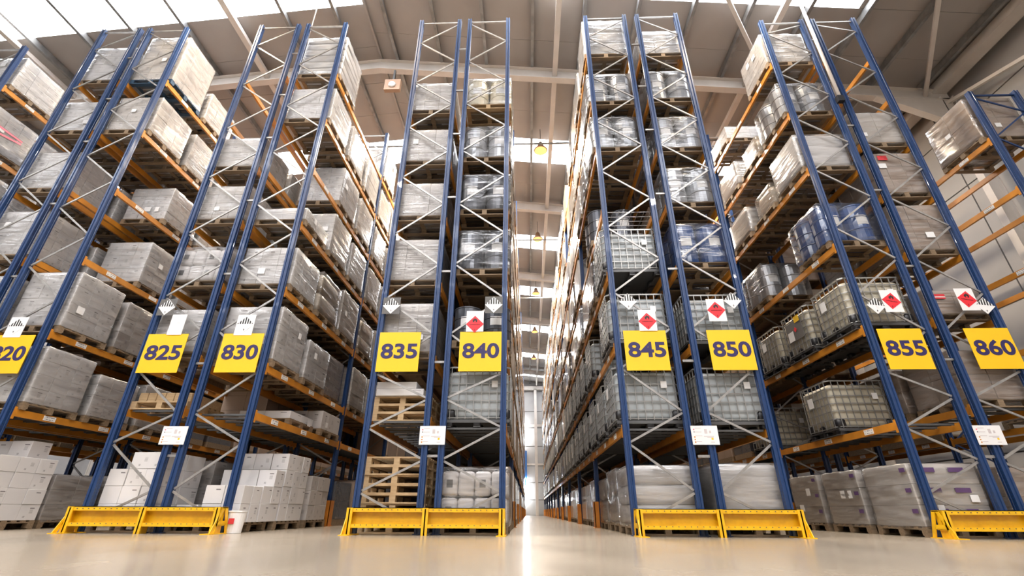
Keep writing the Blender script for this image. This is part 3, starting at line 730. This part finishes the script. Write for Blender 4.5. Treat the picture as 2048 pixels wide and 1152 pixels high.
def jerrycans(r, lvl, bay, slot, nz=2, desc='wrapped white jerrycans', s=1.0):
    p = place(r, lvl, bay, slot)
    t = thing('jerrycan_load', desc+', '+where(r, lvl, bay, slot), 'pallet load', p, 0, 'jerrycan loads'); ob('pallet', pallet_mesh(), t)
    cap = MB().lathe([(.03, 0), (.03, .03)], 0, 0, 0, 10).mesh('cap', M['black']); lab = MB().box(-.05, .05, -.002, .002, -.06, .06).mesh('print', M['greycard'])
    for k in range(nz):
        for i in range(4):
            for j in range(3):
                if 0 < i < 3 and j == 1 and k < nz-1: continue
                c = ob('jerrycan', JM, t, (-.405+i*.27, -.37+j*.37, .146+k*.40*s), 0, (1, 1, s)); ob('cap', cap, c, (-.06, 0, .38))
                if j == 0 and i in (0, 2): ob('print', lab, c, (0, -.182, .19), 0, None, 'grey square print')
    ob('film_wrap', film_mesh(1, 'film'), t, (0, 0, .1), 0, (1.13, 1.15, .09+nz*.40*s), label='clear stretch film')
    return t
BG = {}
def bags(r, lvl, bay, slot, h, m='bag_white', layers=2, desc=None, W_=1.08, D_=1.1, rad=.12, flm='film_shiny', pal='darkwood', dx=0, dy=0, wrap=False):
    p = place(r, lvl, bay, slot, dx, dy)
    t = thing('sack_load', (desc or 'rounded film-wrapped sack load')+', '+where(r, lvl, bay, slot), 'pallet load', p, 0, 'sack loads on the racks'); ob('pallet', pallet_mesh(pal), t)
    hh = (h-.146)/layers
    for k in range(layers):
        key = (W_, D_, round(hh, 3), m, rad)
        if key not in BG: BG[key] = rounded('sack_layer', W_, D_, hh, min(rad, hh*.45), M[m], 3, .006, 3)
        ob('sack_layer', BG[key], t, (0, 0, .146+k*hh), 0 if k % 2 == 0 else .02)
    ob('film_wrap', film_mesh((slot+lvl) % 4, flm), t, (0, 0, .1), 0, (W_+.03, D_+.03, h-.09), label='glossy stretch film')
    return t
# goods too far down an aisle to show their pieces: one body with its seams, and its pallet
FARM = {}
def far_mesh(kind, v):
    k = (kind, v)
    if k not in FARM:
        rr = random.Random(v*7+len(kind)); mb = MB(); h = .86+.12*v
        if kind.startswith('drum'):
            for sx in (-1, 1):
                for sy in (-1, 1): mb.lathe([(q[0], q[1]) for q in drum_prof[:-1]], sx*.285, sy*.29, .146, 12)
            FARM[k] = mb.mesh('drums', M['drum_dark' if v % 2 else 'drum_silver'], True)
        else:
            nz = 3+v % 2; sz = h/nz
            for z in range(nz):
                for i in range(3):
                    for j in range(3):
                        e = rr.uniform(0, .012); mb.box(-.55+i*.367+.003, -.55+(i+1)*.367-.003, -.56+j*.373+.003, -.56+(j+1)*.373-.003, .146+z*sz+.002, .146+(z+1)*sz-.002)
            FARM[k] = mb.mesh('carton_stack', M[kind])
    return FARM[k]
def far(r, lvl, bay, slot, kind, v):
    p = place(r, lvl, bay, slot, random.uniform(-.02, .03)*1.0+(.09 if lvl == 0 else 0), random.uniform(-.03, .03))
    d = {'wrap_white': 'white wrapped load', 'wrap_tan': 'tan wrapped load', 'wrap_dark': 'dark wrapped load', 'drum': 'wrapped steel drums'}[kind]
    t = thing('drum_load' if kind == 'drum' else 'carton_load', d+', '+where(r, lvl, bay, slot), 'drum load' if kind == 'drum' else 'pallet load', p, 0, 'loads further down the aisles')
    ob('pallet', pallet_mesh(), t); ob('drums' if kind == 'drum' else 'carton_stack', far_mesh(kind, v), t)
    if kind == 'drum' or (lvl*5+bay*3+slot) % 3 == 0: ob('film_wrap', film_mesh((lvl+bay) % 4, 'film_shiny'), t, (0, 0, .1), 0, (1.15, 1.16, .95), label='glossy stretch film')
    return t
def mass(r, cells, mats=('carton_brown', 'wrap_dark'), label=''):  # dark default goods colours stand in for the shade inside the racks
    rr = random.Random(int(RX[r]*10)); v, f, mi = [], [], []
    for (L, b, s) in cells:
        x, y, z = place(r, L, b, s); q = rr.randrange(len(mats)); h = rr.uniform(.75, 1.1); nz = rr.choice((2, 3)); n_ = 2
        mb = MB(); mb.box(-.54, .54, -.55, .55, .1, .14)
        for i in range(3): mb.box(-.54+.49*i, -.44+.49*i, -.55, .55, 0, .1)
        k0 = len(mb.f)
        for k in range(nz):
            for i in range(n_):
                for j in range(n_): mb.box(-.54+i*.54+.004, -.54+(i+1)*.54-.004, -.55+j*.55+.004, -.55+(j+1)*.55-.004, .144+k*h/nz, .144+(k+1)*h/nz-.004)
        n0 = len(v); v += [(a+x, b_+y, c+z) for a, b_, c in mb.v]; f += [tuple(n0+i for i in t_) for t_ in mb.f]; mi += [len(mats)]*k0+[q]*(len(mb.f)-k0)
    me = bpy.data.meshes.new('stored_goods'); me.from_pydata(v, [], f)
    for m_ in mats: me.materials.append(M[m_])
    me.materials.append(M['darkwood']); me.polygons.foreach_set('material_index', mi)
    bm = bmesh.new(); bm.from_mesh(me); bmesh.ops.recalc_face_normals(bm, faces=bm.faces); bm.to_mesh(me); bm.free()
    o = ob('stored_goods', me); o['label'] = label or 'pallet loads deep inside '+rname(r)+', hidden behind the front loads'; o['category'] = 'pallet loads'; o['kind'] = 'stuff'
def allcells(r, b0, b1, lv=None, skip=()): return [(L, b, s) for L in (lv or range(0, len(LV[r])+1)) for b in range(b0, b1) for s in (0, 1, 2) if (L, b, s) not in skip]
# --- rack by rack, what the photograph shows (level 0 is the floor; slots go back along the aisle)
# 810 and 815 at the left edge
cartons('810', 6, 0, 0, 1.15, 'white', (3, 3, 4), 'white smooth carton load'); cartons('810', 5, 0, 0, 1.25, 'white', (3, 3, 5), 'white load with pink tape'); cartons('810', 5, 0, 1, 1.2, 'white', (3, 3, 5))
o = bpy.data.objects.new('x', None) if False else None
for L in (1, 2, 3, 4): 
    for s in (0, 1): cartons('810', L, 0, s, 1.15, 'white', (3, 3, 4))
pt = [q for q in C.objects if q.get('label', '').startswith('white load with pink tape')][0]
for z_, a_ in ((.75, 0), (.62, .2)):
    g = ob('pink_tape', MB().box(-.004, .004, -.56, .3, -.025, .025).mesh('pink_tape', M['pinktape']), pt, (.564, 0, z_), 0, None, 'strip of pink tape'); g.rotation_euler = (a_, 0, 0)
for L, h in ((6, 1.38), (5, 1.1), (4, 1.2), (3, 1.25), (2, 1.25), (1, 1.2)): cartons('815', L, 0, 0, h, 'white', (3, 3, 4))
for L in (3, 4, 5): cartons('815', L, 0, 1, 1.1, 'white', (3, 3, 4))
# 820
cartons('820', 6, 0, 0, 1.78, 'pale', (3, 3, 6), 'tall pale load on blue pallet', 'film', 'bluewood'); cartons('820', 6, 0, 1, 1.1, 'pale', (3, 3, 5))
cartons('820', 5, 0, 0, 1.22, 'pale', (3, 3, 4)); cartons('820', 5, 0, 1, 1.25, 'pale', (3, 3, 4)); cartons('820', 5, 0, 2, 1.2, 'pale', (3, 3, 4))
cartons('820', 4, 0, 1, 1.1, 'white', (3, 3, 4), labels=2); cartons('820', 4, 0, 2, 1.1, 'pale', (3, 3, 4))
cartons('820', 3, 0, 1, 1.22, 'white', (3, 3, 3), 'white carton load with dark spots', dx=-.02); cartons('820', 3, 0, 2, 1.1, 'white', (3, 3, 4))
cartons('820', 2, 0, 0, 1.32, 'white', (3, 3, 4), dx=.02); cartons('820', 2, 0, 1, 1.22, 'grey', (2, 3, 3), labels=2); cartons('820', 2, 0, 2, 1.1, 'grey', (3, 3, 3))
cartons('820', 1, 0, 0, 1.2, 'white', (3, 3, 4), labels=1); cartons('820', 1, 0, 1, 1.0, 'white', (3, 3, 4)); cartons('820', 1, 0, 2, 1.1, 'grey', (3, 3, 4))
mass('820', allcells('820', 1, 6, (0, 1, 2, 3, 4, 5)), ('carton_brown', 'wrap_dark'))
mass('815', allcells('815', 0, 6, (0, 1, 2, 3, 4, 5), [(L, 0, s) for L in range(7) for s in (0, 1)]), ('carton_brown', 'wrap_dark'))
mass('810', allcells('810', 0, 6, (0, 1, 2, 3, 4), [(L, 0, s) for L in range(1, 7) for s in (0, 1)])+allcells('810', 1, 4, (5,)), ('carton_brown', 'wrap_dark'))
# 825
cartons('825', 5, 0, 0, .98, 'pale', (2, 3, 4)); cartons('825', 5, 0, 1, 1.0, 'pale', (2, 3, 4), labels=0)
cartons('825', 4, 0, 0, 1.02, 'pale', (3, 3, 4)); cartons('825', 4, 0, 1, 1.05, 'pale', (3, 3, 4), labels=0)
jerrycans('825', 3, 0, 0, 2, 'wrapped white cans', .93)
cartons('825', 3, 0, 1, 1.05, 'grey', (3, 3, 3), labels=0); cartons('825', 2, 0, 0, 1.0, 'white', (2, 3, 3)); cartons('825', 2, 0, 2, 1.0, 'white', (2, 3, 3), labels=0)
mass('825', allcells('825', 1, 6, (0, 1, 2, 3, 4))+[(1, 0, 2), (2, 0, 1), (3, 0, 2), (4, 0, 2)], ('carton_brown', 'wrap_dark'))
# 830
bags('830', 7, 0, 0, 1.55, 'bag_white', 6, 'tall white wrapped sack stack', rad=.05); cartons('830', 7, 1, 0, 1.35, 'white', (3, 3, 5), 'tall white carton load'); cartons('830', 7, 1, 2, 1.0, 'pale', (3, 3, 4))
for s, h in ((0, 1.15), (1, 1.2), (2, 1.2)): cartons('830', 6, 0, s, h, 'pale' if s else 'white', (3, 3, 4), labels=0)
cartons('830', 5, 0, 1, 1.2, 'white', (3, 3, 4)); cartons('830', 5, 0, 2, 1.2, 'pale', (3, 3, 4), labels=0)
cartons('830', 4, 0, 0, .42, 'white', (2, 2, 1), 'low white carton load'); cartons('830', 4, 0, 1, 1.2, 'pale', (3, 3, 4)); cartons('830', 4, 0, 2, 1.15, 'white', (3, 3, 4))
cartons('830', 3, 0, 0, .98, 'white', (3, 3, 2)); bags('830', 3, 0, 1, 1.1, 'bag_tan', 2, 'rounded tan sack load', rad=.16); cartons('830', 3, 0, 2, 1.25, 'beige', (3, 3, 3), 'beige carton load in clear film', 'film_shiny')
cartons('830', 2, 0, 0, 1.2, 'white', (2, 3, 3), labels=1, flm='film'); cartons('830', 2, 0, 1, .98, 'white', (2, 2, 2), 'white two-layer carton load', 'film_shiny')
cartons('830', 2, 0, 2, 1.1, 'grey', (3, 3, 6), labels=0, dx=-.15)
for L in (2, 3, 4, 5, 6):
    for s in (0, 1, 2):
        if (L, s) == (3, 0): bags('830', 3, 1, 0, 1.05, 'bag_tan', 2, 'rounded tan sack load', rad=.16)
        else: cartons('830', L, 1, s, 1.15, 'pale' if (L+s) % 2 else 'beige', (3, 3, 4 if L % 2 else 3), labels=0)
cartons('830', 1, 0, 1, .3, 'white', (2, 2, 1), 'low white carton load', cover=False, dx=-.1)
cartons('830', 1, 0, 2, .55, 'grey', (3, 3, 1), 'low grey carton layer', cover=False)
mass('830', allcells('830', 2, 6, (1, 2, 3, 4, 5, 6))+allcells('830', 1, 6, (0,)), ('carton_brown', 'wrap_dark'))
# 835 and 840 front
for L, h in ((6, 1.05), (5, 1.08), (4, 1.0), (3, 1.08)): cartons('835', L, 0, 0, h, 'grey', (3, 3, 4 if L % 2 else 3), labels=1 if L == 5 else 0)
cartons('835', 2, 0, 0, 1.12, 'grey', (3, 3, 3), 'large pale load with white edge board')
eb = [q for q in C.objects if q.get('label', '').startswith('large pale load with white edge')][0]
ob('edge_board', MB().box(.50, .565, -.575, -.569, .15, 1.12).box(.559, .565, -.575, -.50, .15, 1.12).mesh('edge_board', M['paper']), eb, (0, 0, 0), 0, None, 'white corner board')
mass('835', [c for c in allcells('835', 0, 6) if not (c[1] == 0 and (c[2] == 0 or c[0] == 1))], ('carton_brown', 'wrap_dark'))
drums('840', 6, 0, 0, 'drum_cream', 'cream drums under white sheets', 'film_drum', True, .95, 'wood', top=True)
drums('840', 5, 0, 0, 'drum_silver', 'four pale drums in glossy film'); drums('840', 4, 0, 0, 'drum_dark', 'four dark drums in glossy film', hs=1.02); drums('840', 3, 0, 0, 'drum_dark', 'four dark drums in creased film', hs=1.0)
drums('840', 2, 0, 0, 'drum_dark', 'four unwrapped dark drums', wrap=False, dy=.12, hs=.8)
tank('840', 1, 0, 0); jerrycans('840', 0, 0, 0, 2)
def deep(r, L, b, s):
    rr = random.Random(L*1000+b*31+s*7+int(RX[r]*100)); x = rr.random()
    if r == '845' and L in (1, 2) and x < .8 or r == '840' and L == 1: tank(r, L, b, s); return
    if L == 0: k = 'wrap_white'
    elif L <= 3: k = 'wrap_dark' if x < .4 else 'drum' if x < .7 else 'wrap_tan'
    else: k = 'wrap_white' if x < .45 else 'drum' if x < .7 else 'wrap_tan'
    if rr.random() < .06 and b > 0: return
    far(r, L, b, s, k, 0 if L == 0 else rr.randrange(3))
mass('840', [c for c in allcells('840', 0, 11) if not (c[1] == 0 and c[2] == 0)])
# 845
bags('845', 7, 0, 0, 1.45, 'bag_white', 3, 'white wrapped load like a cube', rad=.06); drums('845', 6, 0, 0, 'drum_silver', 'four pale drums in glossy film'); drums('845', 5, 0, 0, 'drum_silver', 'four drums in creased glossy film')
drums('845', 4, 0, 1, 'drum_dark', 'four unwrapped dark drums', wrap=False)
tank('845', 3, 0, 0, dy=-.02); tank('845', 2, 0, 0); tank('845', 1, 0, 0)
bags('845', 0, 0, 0, 1.02, 'bag_white', 3, 'rounded three-layer wrapped load', rad=.07, dx=.06); bags('845', 0, 0, 1, 1.08, 'bag_white', 2, 'white wrapped sack load', rad=.1, dx=.09); bags('845', 0, 0, 2, .98, 'bag_white', 2, 'white wrapped sack load', rad=.1, dx=.09)
for L in range(0, 8):
    for b in range(0, 11):
        for s in (0, 1, 2):
            if b == 0 and s == 0 or (L == 4 and b == 0) : continue
            if (L, b, s) in ((2, 0, 1), (0, 0, 1), (0, 0, 2)): continue
            deep('845', L, b, s)
# 850
cartons('850', 7, 0, 0, .98, 'white', (3, 3, 3), 'white carton load in glossy film', 'film_shiny'); drums('850', 6, 0, 0, 'drum_silver', 'four pale drums in glossy film'); drums('850', 5, 0, 0, 'drum_silver', 'four pale drums in creased film'); drums('850', 4, 0, 0, 'drum_silver', 'four silver drums in glossy film')
drums('850', 3, 0, 0, 'drum_blue', 'four blue steel drums in clear film'); tank('850', 2, 0, 0); tank('850', 1, 0, 0)
bags('850', 0, 0, 0, 1.05, 'bag_white', 1, 'smooth rounded white wrapped load', rad=.12)
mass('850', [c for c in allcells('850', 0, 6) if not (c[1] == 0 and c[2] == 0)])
# 855
PU = MB().box(-.12, .12, -.002, .002, -.035, .035).mesh('printed_band', M['purple'])
for s in (0, 1, 2):
    t = cartons('855', 0, 0, s, 1.06, 'beige', (1, 1, 3), 'beige load with purple bands', 'film', labels=2)
    for k in range(3):
        for xx in (-.25, .2):
            ob('printed_band', PU, t, (xx, -.569, .36+k*.3), 0, (1, 1, 1), 'purple printed band')
        ob('printed_band', PU, t, (-.569, -.47, .36+k*.3), math.pi/2, (.5, 1, .9), 'purple printed band')
tank('855', 1, 0, 1, 'cream'); tank('855', 1, 1, 0, 'cream')
for s in (0, 1, 2): tank('855', 2, 0, s, 'cream')
g = [q for q in C.objects if q.get('label', '').startswith('caged cream plastic liquid tank, second place back, second shelf, rack eight-fifty-five')][0]
ob('grey_plate', MB().box(-.592, -.586, -.32, .32, .42, .86).mesh('grey_plate', M['greycard']), g, (0, 0, 0), 0, None, 'dark grey plate carrying labels')
ob('yellow_label', MB().box(-.597, -.593, -.28, -.08, .80, .94).mesh('yellow_label', M['sign']), g, label='yellow label'); ob('red_label', MB().prism([(0, -.06), (.06, 0), (0, .06), (-.06, 0)], 'x', -.597, -.593).mesh('red_label', M['red']), g, (0, -.05, .66), label='red diamond label'); ob('white_label', MB().box(-.597, -.593, .05, .27, .44, .66).mesh('white_label', M['paper']), g, label='white label')
drums('855', 3, 0, 0, 'drum_blue', 'four blue steel drums in clear film'); drums('855', 3, 0, 2, 'drum_silver', 'wrapped silver drums with bright ribs')
bags('855', 4, 0, 0, 1.05, 'bag_white', 1, 'cream wrapped block', W_=1.1, rad=.08); bags('855', 4, 0, 1, .85, 'bag_tan', 1, 'crumpled cream wrapped container', W_=.9, D_=.8, rad=.2); bags('855', 4, 0, 2, .95, 'bag_white', 1, 'white wrapped block', rad=.1)
drums('855', 5, 0, 0, 'drum_silver', 'pale blue drums in glossy film'); bags('855', 5, 0, 1, .8, 'bag_tan', 1, 'small crumpled cream container', W_=.9, D_=.8, rad=.2); bags('855', 5, 0, 2, .95, 'bag_white', 1, 'bright white wrapped block', rad=.1)
cartons('855', 6, 0, 0, 1.18, 'pale', (3, 4, 5), labels=2); cartons('855', 6, 0, 2, .6, 'white', (3, 3, 2), 'low white carton load')
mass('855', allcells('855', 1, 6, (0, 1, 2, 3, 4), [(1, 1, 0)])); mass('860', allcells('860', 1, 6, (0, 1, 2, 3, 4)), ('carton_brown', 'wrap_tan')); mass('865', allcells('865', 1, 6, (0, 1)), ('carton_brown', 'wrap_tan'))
# 860 and 865
cartons('860', 2, 0, 0, .62, 'brown', (2, 2, 1), 'low brown load, red label'); cartons('860', 3, 0, 0, 1.2, 'brown', (3, 3, 3), 'brown carton load', labels=3); cartons('860', 4, 0, 0, 1.2, 'brown', (3, 3, 3), 'brown carton load with red label', labels=3); cartons('860', 5, 0, 0, 1.05, 'beige', (2, 2, 1), 'smooth beige load', labels=1)
g = [q for q in C.objects if q.get('label', '').startswith('brown carton load with red label')][0]; ob('red_label', MB().box(-.1, .1, -.002, .002, -.06, .06).mesh('red_label', M['redtape']), g, (-.2, -.575, 1.05), 0, None, 'red label')
g = [q for q in C.objects if q.get('label', '').startswith('low brown load')][0]; ob('red_label', MB().box(-.13, .13, -.002, .002, -.05, .05).mesh('red_label', M['redtape']), g, (-.3, -.575, .48), 0, None, 'red and white label'); ob('white_band', MB().box(-.13, .13, -.004, -.002, -.02, .0).mesh('white_band', M['paper']), g, (-.3, -.575, .48))
for L in (0, 1):
    for s in (0, 1): cartons('860', L, 0, s, 1.0, 'brown', (2, 2, 2), labels=1)
for L in (2, 3, 4, 5): cartons('860', L, 0, 1, 1.1, 'grey', (2, 2, 2), labels=1)
cartons('865', 5, 0, 0, 1.3, 'brown', (2, 2, 2), 'brown two-layer load', 'film_shiny', labels=3)
for L in (0, 1): 
    for s in (0, 1): cartons('865', L, 0, s, 1.0, 'brown', (2, 2, 2), labels=1)
# --- floor level and odd goods
for k in range(8):
    loose_pallet(RX['835']+.52, .76+.01*(k % 3), .002+k*.1445, 'empty wooden pallet, %s from the floor in the stack under rack eight-thirty-five' % (['lowest', 'second', 'third', 'fourth', 'fifth', 'sixth', 'seventh', 'topmost'][k]), 'empty pallets stacked under rack eight-thirty-five', 'wood', 1.06, 1.1, .006*((k*7) % 5-2))
for k in range(3):
    loose_pallet(RX['835']+.50, .8+.02*k, LV['835'][0]+.002+k*.1445, 'empty pallet, %s of three on the first shelf of rack eight-thirty-five' % ['bottom', 'middle', 'top'][k], 'pallets on the first shelf of rack eight-thirty-five', 'wood', 1.04, 1.1)
zz = LV['835'][0]+.004+3*.1445
for k, (w_, x_) in enumerate(((.86, -.05), (.72, -.12))):
    t = thing('flat_carton', ['lower', 'upper'][k]+' flat white carton on the pallets of rack eight-thirty-five', 'box', (RX['835']+.5+x_, .62, zz+k*.125), 0, 'flat cartons on the first shelf of rack eight-thirty-five', rounded('flat_carton', w_, .8, .123, .006, M['carton_white'], 1, 0, 0, False))
loose_pallet(RX['825']+.5, .75, LV['825'][0]+.002, 'wooden pallet of crates on the first shelf of rack eight-twenty-five', None, 'wood', 1.04, 1.1)
for k in range(6):
    thing('wooden_slat_crate', 'shallow wooden crate, %s from left on the first shelf of rack eight-twenty-five' % ORD[k].replace('front', 'first'), 'crate', (RX['825']+.12+k*.165, .7, LV['825'][0]+.148), 0, 'shallow crates on rack eight-twenty-five', rounded('wooden_slat_crate', .155, .9, .16, .008, M['wood'], 1, 0, 0, False))
def loose(x, y, z, sx, sy, sz, label, m='carton_white', group='loose cartons on the floor', rot=0):
    o = thing('carton', label, 'box', (x, y, z), rot, group, unit_carton(m)); o.scale = (sx, sy, sz); return o
def stack(x0, y0, z0, nx, ny, nz, sx, sy, sz, m, where_, group, mask=None):
    rr = random.Random(int(x0*31+y0*17))
    cn = ['bottom', 'second', 'third', 'fourth', 'fifth', 'sixth', 'seventh']; rn = ['front', 'second', 'third', 'fourth']; xn = ['left', 'second-left', 'third-left', 'fourth-left']
    for k in range(nz):
        for j in range(ny):
            for i in range(nx):
                if mask and not mask(i, j, k): continue
                loose(x0+(i+.5)*sx+rr.uniform(-.006, .006), y0+(j+.5)*sy+rr.uniform(-.006, .006), z0+k*sz, sx-.008, sy-.008, sz-.003, 'white carton, %s layer, %s column, %s row, %s' % (cn[k], xn[i], rn[j], where_), m, group)
# rack 820 floor
loose_pallet(RX['820']+.55, .75, .002, 'wooden pallet under the white carton stack of rack eight-twenty', None, 'darkwood')
stack(RX['820']+.02, .2, .148, 3, 3, 4, .36, .37, .26, 'carton_white', 'stack, rack eight-twenty', 'cartons stacked under rack eight-twenty', lambda i, j, k: k < 3 or j < 3)
loose(RX['820']+.3, 1.05, 1.19, .4, .4, .3, 'grey carton on top of the stack under rack eight-twenty', 'carton_grey'); loose(RX['820']+.75, 1.0, 1.19, .4, .4, .3, 'second grey carton on top of the stack under rack eight-twenty', 'carton_grey')
cartons('820', 0, 0, 1, .95, 'grey', (2, 2, 3), labels=0, dx=-.1); cartons('820', 0, 0, 2, 1.0, 'grey', (2, 2, 3), labels=0)
cartons('815', 0, 0, 0, 1.2, 'white', (3, 3, 4), labels=0)
# rack 825 floor
loose_pallet(RX['825']+.5, .75, .002, 'wooden pallet under the bright carton stack of rack eight-twenty-five', None, 'darkwood')
stack(RX['825']+.02, .2, .148, 3, 2, 4, .32, .5, .27, 'carton_white', 'stack, rack eight-twenty-five', 'cartons stacked under rack eight-twenty-five', lambda i, j, k: k < 3 or i > 0)
cartons('825', 0, 0, 1, 1.2, 'grey', (3, 3, 4), labels=0); cartons('825', 0, 0, 2, 1.2, 'grey', (3, 3, 4), labels=0)
# rack 830 floor: open stacks beside the aisle
loose_pallet(RX['830']+.5, .75, .002, 'wooden pallet nearest the barrier under rack eight-thirty', None, 'darkwood'); loose_pallet(RX['830']+.56, 2.02, .002, 'second wooden pallet under rack eight-thirty', None, 'darkwood'); loose_pallet(RX['830']+.56, 3.3, .002, 'third wooden pallet under rack eight-thirty', None, 'darkwood')
stack(RX['830']+.1, 1.55, .148, 3, 3, 4, .34, .33, .30, 'carton_white', 'tall stack, rack eight-thirty', 'cartons of the tall stack under rack eight-thirty')
stack(RX['830']+.1, .85, .148, 3, 2, 3, .34, .33, .29, 'carton_white', 'middle stack, rack eight-thirty', 'cartons of the middle stack under rack eight-thirty', lambda i, j, k: k < 2 or (j == 1))
stack(RX['830']+.45, .25, .148, 2, 2, 2, .33, .29, .28, 'carton_white', 'low stack, rack eight-thirty', 'cartons of the low stack under rack eight-thirty', lambda i, j, k: True)
stack(RX['830']+.1, 2.8, .148, 3, 3, 3, .34, .33, .29, 'carton_grey', 'rear stack, rack eight-thirty', 'cartons of the rear stack under rack eight-thirty')
t = loose(RX['830']+.2, .42, .148, .36, .3, .26, 'white carton with an open top behind the barrier under rack eight-thirty')
lg = thing('bucket', 'white bucket with red emblem by the barrier under rack eight-thirty', 'bucket', (RX['830']+1.18, .1, .004)); 
ob('bucket_body', MB().lathe([(.11, 0), (.13, .30), (.14, .30), (.14, .32), (.0, .32)], 0, 0, 0, 20).mesh('bucket_body', M['paper'], False), lg, (0, 0, 0)); 
ob('emblem', MB().box(-.045, .045, -.002, .002, -.04, .04).mesh('emblem', M['redtape']), lg, (.0, -.132, .17), 0, None, 'red emblem')
